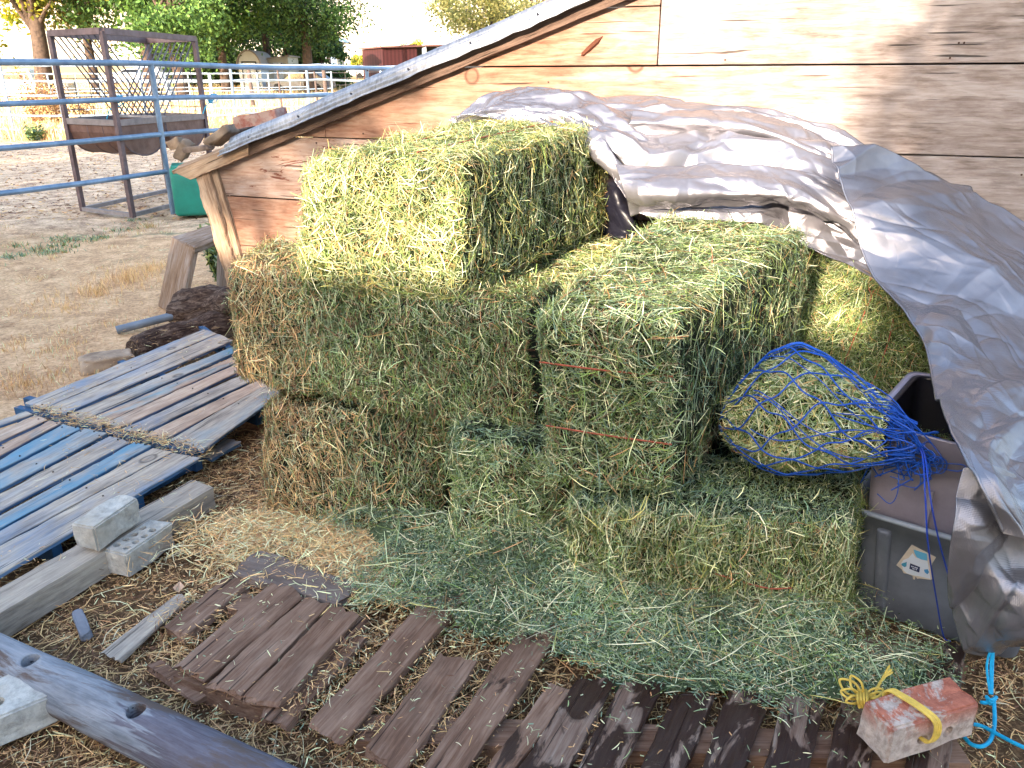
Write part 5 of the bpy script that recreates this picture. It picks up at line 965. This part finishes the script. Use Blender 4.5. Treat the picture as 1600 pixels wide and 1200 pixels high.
P, F = sheet(P3r, 130, 170, [(.035, (.14, .20), 141, .5), (.012, (.09, .08), 142, .2), (.004, (.045, .04), 143, 0)]); part('lower_flap', P, F, mt_, tp, smooth=True)
for ch in tp.children: md = ch.modifiers.new('s', 'SOLIDIFY'); md.thickness = .0016; md.offset = 0
# dark sheet under the tarp, behind the bins and between bales
mdk = plain('black_fill', lin((24, 24, 34)), .4, 0, .4, .3, 6, .3)
P, F = sheet([[(925, 258, 4.0), (960, 262, 3.95), (1000, 300, 3.9)], [(930, 310, 3.9), (965, 310, 3.78), (1000, 340, 3.8)], [(940, 372, 3.85), (975, 372, 3.72), (1010, 372, 3.75)]], 30, 40, [(.03, (.1, .1), 151, .3)]); o = part('dark_fill', P, F, mdk, None, smooth=True); tag(o, 'dark sheet crumpled behind the topmost bale under the tarp', 'plastic bag'); o.name = 'dark_sheet'; o.modifiers.new('s', 'SOLIDIFY').thickness = .003
# ================================================================== TWINES in front
mye = plain('yellow_twine', lin((214, 182, 84)), .55, 0, .4, .18, 70, .4); mcy = plain('cyan_rope', lin((20, 156, 200)), .5, 0, .4, .15, 90, .4)
def zz(pts, z0=None, n=8):  # (px,py,z)
    return smoothpath([G(x, y, z) for x, y, z in pts], n)
yt = thing('yellow_twine', G(1345, 1082, .1), 'knotted bow of yellow baling twine lying on the wet slats, tied to the brick', 'twine')
gs = []; K = np.array([1349, 1090.])
for (ex, ey, h) in [(1312, 1062, .02), (1314, 1080, .03), (1322, 1096, .025), (1330, 1056, .04), (1380, 1078, .03), (1392, 1092, .04), (1388, 1104, .03), (1372, 1110, .02)]:
    v = np.array([ex, ey]) - K; pr = np.array([-v[1], v[0]]) * .22; gs.append(tube_geo(zz([(K[0], K[1], .115), (K[0] + v[0] * .55 + pr[0], K[1] + v[1] * .55 + pr[1], .12 + h), (ex, ey, .11 + h), (K[0] + v[0] * .55 - pr[0], K[1] + v[1] * .55 - pr[1], .115 + h * .5), (K[0], K[1], .112)]), .0032, 6))
part('bow_loops', *merge(gs), mye, yt)
gs = [tube_geo(zz([(1341 + i * 4, 1078, .118), (1340 + i * 5, 1090, .145), (1343 + i * 4, 1106, .12)]), .0036, 6) for i in range(4)]; part('knot', *merge(gs), mye, yt)
gs = [tube_geo(zz([(1366, 1086, .125), (1378, 1062, .14), (1390 + i, 1040 + abs(i) * 2, .15)]), [.003] * 16 + [.0022], 5) for i in (-2, 0, 3, 5)] + [tube_geo(zz([(1356, 1100, .12), (1366 + i, 1112, .13), (1372 + i * 2, 1130, .15)]), .0032, 6) for i in (-2, 1, 4)]; part('loose_end', *merge(gs), mye, yt)
bX = np.array([bd[0], bd[1], 0]); bX /= np.linalg.norm(bX); bY = np.array([-bX[1], bX[0], 0])
def bl_(x, y, z): return bc + bX * x + bY * y + Z(z)
gs = [tube_geo(smoothpath([bl_(-.06 + i, .05, -.02), bl_(-.055 + i, .056, .05), bl_(-.045 + i, .02, .062), bl_(-.03 + i, -.04, .062), bl_(-.018 + i, -.062, .045), bl_(-.018 + i, -.066, .01), bl_(-.03 + i * .6, -.060, -.008), bl_(-.035, -.03, -.010)], 8), .0032, 6) for i in (0, .006, .011, -.005)]; part('brick_loop', *merge(gs), mye, yt)
cr_ = thing('blue_rope', G(1550, 1110, .03), 'bright blue rope hanging from the tarp corner, knotted and looping behind the brick', 'rope')
gs = [tube_geo(dd_([(1551 + i, 1008, 1.80), (1545 + 3 * i, 1040, 1.75), (1548 + i, 1085, 1.68)]), .0035, 6) for i in (-1, 1, 2)]; part('hanging_strand', *merge(gs), mcy, cr_)
gs = [tube_geo(dd_([(1541, 1088, 1.67), (1548, 1094 + i * 3, 1.655), (1557, 1089, 1.67)]), .0045, 6) for i in range(3)] + [tube_geo(dd_([(1548, 1095, 1.66), (1540, 1098, 1.66), (1533, 1097, 1.66)]), .005, 6)]; part('knot', *merge(gs), mcy, cr_)
part('rope_loop', *tube_geo(dd_([(1553, 1092, 1.665), (1554, 1130, 1.60), (1548, 1155, 1.54), (1535, 1166, 1.51), (1518, 1163, 1.52), (1505, 1150, 1.55)]), .005, 8), mcy, cr_)
part('rope_tail', *tube_geo(dd_([(1512, 1130, 1.60), (1535, 1135, 1.585), (1560, 1148, 1.55), (1600, 1168, 1.50), (1680, 1200, 1.44)]), .005, 8), mcy, cr_)
tag(part('blue_rope', *tube_geo(dd_([(1463, 1098, 1.66), (1470, 1090, 1.67), (1474, 1080, 1.68), (1478, 1092, 1.67)]), .005, 6), mcy, None), 'short frayed scrap of bright blue rope behind the whitewashed brick', 'rope')
# ================================================================== BACKGROUND
MLF = attr_mat('leaves', .6, .35, .3)
mtrunk = plain('bark', lin((84, 70, 62)), .95, scale=6, bump=.8, c2=lin((46, 38, 36)))
def tree(base, hgt, cr, label, n=9000, leaf=.2, cols=((62, 96, 44), (96, 132, 60), (44, 72, 38)), name='tree', trunk_r=.35, cz=.55, squash=(1, 1, .8), clumps=46, group='trees beyond the pasture', open_=.32, low=.0):
    base = np.array(base, float); t = thing(name, base, label, 'tree', group)
    top = base + [0, 0, hgt * .62]; gs = [tube_geo(smoothpath([base - [0, 0, .4], base + [rng.normal(0, .15), rng.normal(0, .15), hgt * .3], top]), np.linspace(trunk_r, trunk_r * .35, 17), 10)]
    cc = base + [0, 0, hgt * cz]; ctr = []
    for k in range(clumps):
        d = rng.normal(0, 1, 3); d /= np.linalg.norm(d); r = rng.uniform(.45, 1.) ** .6; p = cc + d * r * np.array([cr * squash[0], cr * squash[1], hgt * .5 * squash[2]]); 
        if p[2] < base[2] + low: p[2] = base[2] + low + rng.random() * 1.2
        ctr.append(p)
    ctr = np.array(ctr)
    for p in ctr[::3]:
        st_ = base + [0, 0, hgt * rng.uniform(.25, .55)]; gs.append(tube_geo(smoothpath([st_, (st_ + p) / 2 + rng.normal(0, .3, 3) + [0, 0, .3], p], 4), np.linspace(trunk_r * .3, .02, 9), 5))
    part('trunk', *merge(gs), mtrunk, t, smooth=True)
    ci = rng.integers(0, len(ctr), n); sc_ = rng.uniform(.5, 1.2, len(ctr)) * cr * open_; P = ctr[ci] + rng.normal(0, 1, (n, 3)) * sc_[ci][:, None] * [.55, .55, .42]
    T = rng.normal(0, 1, (n, 3)); N = rng.normal(0, 1, (n, 3)) + [0, 0, .8]; L = rng.uniform(.6, 1.3, n) * leaf
    v, f = strand_geo(P, T, N, L, L * .62, None, .2, 2); cols = np.array([lin(c) for c in cols]); cc_ = cols[rng.integers(0, len(cols), n)] * rng.uniform(.7, 1.3, (n, 1)) * (1 + .25 * rng.normal(0, 1, len(ctr))[ci])[:, None].clip(.5, 1.6)
    part('crown', v, f, MLF, t, col=np.repeat(cc_, 6, axis=0)); return t
def base_at(x, d): return gz([D(x, 125, d)[0], d, 0])
GRN = ((80, 114, 58), (106, 140, 72), (60, 90, 50)); YEL = ((150, 152, 52), (184, 172, 66), (112, 130, 52)); OLV = ((128, 128, 72), (160, 146, 84), (96, 110, 58))
tree(base_at(-60, 52), 13, 4.5, 'sunlit yellow green tree with sky gaps at the far left edge', 8000, .24, YEL, open_=.26)
tree(base_at(66, 50), 14, 4.2, 'yellow leaved tree whose dark trunk stands left of the feeder', 9000, .24, YEL, trunk_r=.55, cz=.66, open_=.25, low=4.2)
tree(base_at(150, 56), 13, 4.0, 'olive tree with dead pinkish twigs above the left end of the feeder', 10000, .22, OLV, cz=.66, open_=.28, low=3.6)
tree(base_at(236, 54), 15, 5.2, 'broad mid green tree rising behind the feeder', 24000, .22, GRN, trunk_r=.5, cz=.56, open_=.34, low=2.2, clumps=70)
tree(base_at(285, 49), 13, 4.2, 'green tree with a thick short trunk right of the feeder', 20000, .2, GRN, trunk_r=.42, cz=.58, open_=.34, low=2.3, clumps=64)
tree(base_at(352, 58), 14, 3.9, 'bright green tree left of the white rounded shed', 13000, .22, ((84, 118, 58), (104, 138, 68), (62, 92, 50)), cz=.58, open_=.34, low=2.6)
tree(base_at(420, 66), 15, 5.0, 'dark green tree standing behind the white rounded shed', 20000, .22, ((70, 104, 60), (96, 130, 70), (56, 82, 50)), cz=.58, open_=.32, low=2.4)
tree(base_at(482, 58), 14.5, 4.2, 'dense dark green tree at the right end of the tree row', 24000, .19, ((68, 100, 54), (92, 126, 66), (54, 80, 48)), cz=.56, open_=.36, low=1.6, trunk_r=.4)
tree(base_at(768, 80), 11, 5.0, 'pale yellow tree seen over the middle of the roof slope', 9000, .26, ((150, 150, 96), (176, 170, 110), (120, 128, 80)), cz=.62, open_=.28)
tree(base_at(830, 95), 14, 5.0, 'tall hazy yellow tree right of the pale yellow tree, above the roof', 8000, .28, ((170, 168, 110), (190, 180, 118), (140, 146, 90)), cz=.62, open_=.28)
for x, d, h_, c_, lb in [(594, 120, 4.0, GRN, 'small dark conical tree left of the red barn'), (562, 130, 3.2, YEL, 'small yellow shrub tree beyond the parked cars'), (632, 150, 5.0, OLV, 'olive tree top just behind the red barn roof'), (655, 150, 5.4, YEL, 'yellow tree top behind the right part of the red barn')]:
    tree(base_at(x, d), h_, h_ * .30, lb, 1200, .3, c_, clumps=16, open_=.5, trunk_r=.12, group='small trees in the far distance')
for x, d, h_, cr__, lb in [(300, 74, 6.5, 3.6, 'low dark bush filling the gap behind the feeder, left of the sheds'), (362, 76, 6.5, 3.4, 'low dark bush directly behind the white rounded shed'), (452, 74, 6.5, 3.4, 'low dark bush behind the beige shed, under the dense tree'), (506, 70, 5.0, 2.2, 'small low bush at the foot of the dense tree by the house')]:
    tree(base_at(x, d), h_, cr__, lb, 9000, .24, ((66, 94, 54), (88, 118, 64), (50, 74, 46)), name='bush', cz=.45, squash=(1, 1, 1), clumps=40, low=.3, group='dark bushes under the far trees')
# buildings
mwh = plain('white_siding', lin((206, 212, 222)), .6, var=.05, scale=3); mbe = plain('beige_siding', lin((188, 184, 172)), .7, var=.08, scale=3); mrf = plain('grey_roof', lin((150, 140, 134)), .7); mdkk = plain('dark_gap', lin((60, 64, 72)), .7)
def at(x, d, z=0.): p = D(x, 125, d); p = gz(p); p[2] += z; return p
def rounded_shed():
    c = at(392, 62); k = 62 / 1250; W_ = 32 * k; H_ = (137 - 78) * k * .98; t = thing('garden_shed', c, 'small white shed with a rounded roof and panelled door under the trees', 'shed')
    prof = [(-W_ / 2, 0)] + [(-W_ / 2 * math.cos(a), H_ * .62 + H_ * .38 * math.sin(a)) for a in np.linspace(0, math.pi, 14)] + [(W_ / 2, 0)]; n = len(prof); V = [c + [x, 0, z] for x, z in prof] + [c + [x, 3.2, z] for x, z in prof]
    part('wall', V, [list(range(n))[::-1], [n + i for i in range(n)]] + [[i, i + 1, n + i + 1, n + i] for i in range(n - 1)], mwh, t)
    pr = [(-(W_ / 2 + .12) * math.cos(a), H_ * .60 + (H_ * .38 + .10) * math.sin(a)) for a in np.linspace(-.1, math.pi + .1, 16)]; V = []
    for y in (-.2, 3.4): V += [c + [x, y, z] for x, z in pr]
    o = part('roof', V, [[i, i + 1, 16 + i + 1, 16 + i] for i in range(15)], mrf, t); o.modifiers.new('s', 'SOLIDIFY').thickness = .08
    d = part('door', *box_geo(c + [0, -.04, H_ * .36], (W_ * .30, 0, 0), (0, .03, 0), (0, 0, H_ * .35)), mwh, t)
    part('door_frame', *merge([box_geo(c + [s * W_ * .31, -.06, H_ * .36], (.04, 0, 0), (0, .03, 0), (0, 0, H_ * .36)) for s in (-1, 1)] + [box_geo(c + [0, -.06, H_ * .73], (W_ * .33, 0, 0), (0, .03, 0), (0, 0, .05))]), mdkk, t)
rounded_shed()
def shed2():
    d = 64; a = at(408, d); k = d / 1250; W_ = 42 * k; H_ = (137 - 88) * k; t = thing('garden_shed', a, 'low beige shed with a flat roof and white double door right of the rounded shed', 'shed')
    part('wall', *hexa([a, a + [W_, 0, 0], a + [W_, 3, 0], a + [0, 3, 0], a + [0, 0, H_ * .9], a + [W_, 0, H_ * 1.0], a + [W_, 3, H_ * 1.0], a + [0, 3, H_ * .9]]), mbe, t)
    part('roof', *hexa([a + [-.15, -.2, H_ * .9], a + [W_ + .15, -.2, H_ * 1.0], a + [W_ + .15, 3.2, H_], a + [-.15, 3.2, H_ * .9], a + [-.15, -.2, H_ * .9 + .09], a + [W_ + .15, -.2, H_ + .09], a + [W_ + .15, 3.2, H_ + .09], a + [-.15, 3.2, H_ * .9 + .09]]), mrf, t)
    for u in (.55, .72): part('door', *box_geo(a + [W_ * u, -.04, H_ * .42], (W_ * .075, 0, 0), (0, .03, 0), (0, 0, H_ * .42)), mwh, t)
shed2()
def barn():
    d = 95; a = at(600, d); b = at(742, d + 6); k = d / 1250; H_ = (125 - 78) * k + 1.6 - a[2]; mrd_ = M('red_barn', .7); 
    wv_ = mrd_.n.new('ShaderNodeTexWave'); wv_.inputs['Scale'].default_value = .8; mrd_.link(mrd_.geo(), wv_.inputs[0]); mrd_.color(mrd_.ramp(wv_.outputs['Fac'], [(0, lin((52, 22, 24))), (1, lin((68, 32, 34)))])); mrd_ = mrd_.m
    t = thing('red_barn', a, 'dark red metal barn with an open right bay seen just above the roof edge', 'barn'); X_ = (b - a); X_[2] = 0; L_ = np.linalg.norm(X_); X_ /= L_; Y_ = np.array([-X_[1], X_[0], 0]); h2 = H_ + 1.3
    a[2] -= .3
    part('wall', *hexa([a, a + X_ * L_ * .36, a + X_ * L_ * .36 + Y_ * 6, a + Y_ * 6, a + Z(H_), a + X_ * L_ * .36 + Z(H_ + .5), a + X_ * L_ * .36 + Y_ * 6 + Z(H_ + .5), a + Y_ * 6 + Z(H_)]), mrd_, t)
    part('wall', *hexa([a + X_ * L_ * .36 + Y_ * 5, a + X_ * L_ + Y_ * 5, a + X_ * L_ + Y_ * 6, a + X_ * L_ * .36 + Y_ * 6, a + X_ * L_ * .36 + Y_ * 5 + Z(H_ + .4), a + X_ * L_ + Y_ * 5 + Z(H_ + .4), a + X_ * L_ + Y_ * 6 + Z(H_ + .4), a + X_ * L_ * .36 + Y_ * 6 + Z(H_ + .4)]), mdkk, t)
    part('roof', *hexa([a - X_ * .3 - Y_ * .4 + Z(H_ + .02), a + X_ * (L_ + .3) - Y_ * .4 + Z(H_ + .55), a + X_ * (L_ + .3) + Y_ * 6.4 + Z(H_ + .55), a - X_ * .3 + Y_ * 6.4 + Z(H_ + .02), a - X_ * .3 - Y_ * .4 + Z(H_ + .17), a + X_ * (L_ + .3) - Y_ * .4 + Z(H_ + .7), a + X_ * (L_ + .3) + Y_ * 6.4 + Z(H_ + .7), a - X_ * .3 + Y_ * 6.4 + Z(H_ + .17)]), plain('barn_roof', lin((104, 70, 66)), .6), t)
    for u in (.44, 1.): part('support_post', *bar_geo(a + X_ * L_ * u, a + X_ * L_ * u + Z(H_ + .5), .45), plain('pale_post', lin((170, 180, 190)), .6), t)
barn()
def house():
    d = 90; a = at(503, d); k = d / 1250; W_ = 24 * k; z0 = 0; H_ = (125 - 74) * k + 1.6 - a[2]; t = thing('house', a, 'pale two storey house with a grey eave and one window half behind the dense tree', 'house')
    part('wall', *box_geo(a + [W_ * .5, 2, H_ / 2], (W_ / 2, 0, 0), (0, 2, 0), (0, 0, H_ / 2)), mbe, t); part('roof', *hexa([a + [-.5, -.5, H_], a + [W_ + 1., -.5, H_], a + [W_ + 1., 4.5, H_], a + [-.5, 4.5, H_], a + [-.2, 1.2, H_ + .9], a + [W_ + .2, 1.2, H_ + .5], a + [W_ + .2, 3, H_ + .5], a + [-.2, 3, H_ + .9]]), plain('eave_grey', lin((150, 170, 184)), .5), t)
    wn = part('window', *box_geo(a + [W_ * .72, -.03, H_ * .62], (.36, 0, 0), (0, .05, 0), (0, 0, .75)), plain('window_blue', lin((120, 140, 170)), .2, 0, .8), t); part('corner_trim', *box_geo(a + [W_ * .3, -.05, H_ * .45], (.12, 0, 0), (0, .05, 0), (0, 0, H_ * .45)), mwh, t)
    p = at(517, d - 5); tag(part('utility_pole', *tube_geo([p - Z(.3), p + Z(8.6)], [.16, .12], 8), plain('pole', lin((120, 100, 92)), .9), None), 'tall dark utility pole rising beside the house roof', 'pole')
house()
mcw = plain('car_white', lin((214, 218, 224)), .3, .1, .6, .04, 3, .0); mgl = plain('car_glass', lin((34, 40, 52)), .15, 0, .8); mty = plain('tyre', lin((28, 28, 30)), .9)
def vehicle(x, d, label, L_=4.6, face=0., mat=None, truck=False, name='parked_car', cat='car'):
    c = at(x, d); t = thing(name, c, label, cat, 'vehicles parked beyond the pasture', rz=face); X_, Y_ = np.array([1., 0, 0]), np.array([0, 1., 0]); Wd_ = .9
    pf = [(-.5, .35), (-.5, .78), (-.46, .9), (-.22, .95), (-.08, 1.42), (.16, 1.5), (.30, 1.46), (.44, .98), (.5, .9), (.5, .35)] if not truck else [(-.5, .4), (-.5, .95), (-.26, 1.05), (-.16, 1.72), (.10, 1.78), (.14, 1.1), (.5, 1.08), (.5, .4)]
    n = len(pf); V = [np.array([u * L_, s * Wd_, z]) for s in (-1, 1) for u, z in pf]; F = [list(range(n)), [n + i for i in range(n)][::-1]] + [[i, n + i, n + (i + 1) % n, (i + 1) % n] for i in range(n)]
    o = nobj('body', V, F, mat or mcw, t); b = o.modifiers.new('b', 'BEVEL'); b.width = .06; b.segments = 2
    wv = [(-.19, .98), (-.075, 1.38), (.15, 1.44), (.28, 1.40), (.36, 1.0)] if not truck else [(-.22, 1.1), (-.15, 1.62), (.08, 1.66), (.10, 1.14)]
    k = len(wv)
    for s in (-1, 1): nobj('window', *merge([([np.array([u * L_, s * (Wd_ + .012), z]) for u, z in wv] + [np.array([u * L_, s * (Wd_ - .03), z]) for u, z in wv], [list(range(k)), [k + i for i in range(k)][::-1]] + [[i, k + i, k + (i + 1) % k, (i + 1) % k] for i in range(k)])]), mgl, t)
    for u in (-.31, .31):
        for s in (-1, 1): nobj('wheel', *tube_geo([np.array([u * L_, s * (Wd_ - .12), .34]), np.array([u * L_, s * (Wd_ + .02), .34])], .34, 14), mty, t)
    return t
vehicle(42, 52, 'white pickup truck with a dark bed end behind the second fence at far left', 5.2, .15, truck=True, name='pickup_truck', cat='truck')
vehicle(203, 78, 'white car parked behind the feeder legs under the trees', 4.8, .3)
vehicle(470, 62, 'dark blue car parked low under the dense tree', 4.6, -.1, plain('car_blue', lin((44, 56, 84)), .3, .2, .6))
vehicle(545, 105, 'small white car in the far lot, left of the conical tree', 4.6, .1)
vehicle(566, 112, 'smallest white car in the far lot, nearest the conical tree', 4.6, .2)
def aframe():
    c = at(250, 50); t = thing('a_frame_sign', c, 'white A-shaped board stand under the trees right of the near fence post', 'stand'); 
    for s in (-1, 1): part('panel', *hexa([c + [s * .75 - .06, -.4, 0], c + [s * .75 + .06, -.4, 0], c + [s * .75 + .06, .4, 0], c + [s * .75 - .06, .4, 0], c + [-.06, -.3, 1.9], c + [.06, -.3, 1.9], c + [.06, .3, 1.9], c + [-.06, .3, 1.9]]), mwh, t)
    part('crossbar', *box_geo(c + [0, 0, .8], (.42, 0, 0), (0, .05, 0), (0, 0, .06)), mwh, t)
aframe()
# far hillside
hx = np.linspace(-900, 900, 60); hy = np.linspace(420, 900, 20); HX, HY = np.meshgrid(hx, hy, indexing='ij'); HZ = 6 + 95 * np.clip((HY - 430) / 420, 0, 1) ** .8 * (.8 + .3 * vnoise(np.stack([HX, HY, HX * 0], -1), .004, 4)) ; hi = (np.arange(59)[:, None] * 20 + np.arange(19)[None]).ravel()
mh = plain('hill_grass', lin((214, 200, 176)), .95, scale=.02, var=.1); tag(nobj('hills', np.stack([HX, HY, HZ], -1).reshape(-1, 3), np.stack([hi, hi + 20, hi + 21, hi + 1], 1), mh, smooth=True), kind='structure')
# ================================================================== behind the photographer: unseen sun blockers, added to shape the shade
Lh = np.array([math.sin(SUN_AZ), math.cos(SUN_AZ), 0]); Qh = np.array([Lh[1], -Lh[0], 0]); tE = math.tan(SUN_EL)
def BP(q, d, z=0.): return np.array([-.5, 2.8, 0]) - Lh * d + Qh * (q + 1.754) + Z(z)      # q measured across the sun's direction
def bx(name, q0, q1, d0, d1, z0, z1, mat, t): c = [BP(q0, d0, z0), BP(q1, d0, z0), BP(q1, d1, z0), BP(q0, d1, z0), BP(q0, d0, z1), BP(q1, d0, z1), BP(q1, d1, z1), BP(q0, d1, z1)]; return part(name, *hexa(c), mat, t)
hs = .86 + tE * 13
st_ = thing('sun_block_shed', BP(-8, 15), 'long low board shed added out of view behind the photographer to cut off low sun', 'shed'); bx('wall', -26, .2, 13, 17, 0, hs - .12, mw_r, st_); bx('roof', -26.3, .2, 12.7, 17.3, hs - .12, hs, mrf, st_)  # unseen, height set to keep the lower bales in shade
h2 = thing('sun_block_barn', BP(6, 20), 'tall board barn added out of view behind the photographer to shade the right side', 'barn'); bx('wall', -.16, 16, 14, 26, 0, 9.0, mw_r, h2); bx('roof', -.22, 16.5, 13.5, 26.5, 9.0, 9.3, mrf, h2)  # unseen, its edge set to end the sunlit strip on the wall
tree(BP(-5.85, 17), 11.5, 3.0, 'added shade tree out of view behind the photographer, nearer the barn', 9000, .26, GRN, cz=.58, open_=.40, group='added shade trees out of view behind the photographer')  # unseen crown, placed to dapple the left part of the wall
tree(BP(.02, 11.5), 7.6, .32, 'slender young tree added out of view beside the tall barn to soften its shadow edge', 2400, .12, GRN, cz=.6, open_=.5, squash=(1, 1, 1.1), trunk_r=.05, group='added shade trees out of view behind the photographer')  # added crown that softens the barn's shadow edge
tree(BP(-11.5, 19), 12, 4.0, 'broad added shade tree out of view behind the photographer, in the middle of three', 10000, .3, GRN, cz=.58, open_=.26, group='added shade trees out of view behind the photographer')  # unseen, added to dapple the ground at left
tree(BP(-18, 21), 12, 4.4, 'leftmost added shade tree out of view behind the photographer', 10000, .3, GRN, cz=.58, open_=.26, group='added shade trees out of view behind the photographer')  # added out of view for more broken shade at left
for o in sc.objects:
    if 'loc0' in o: del o['loc0']
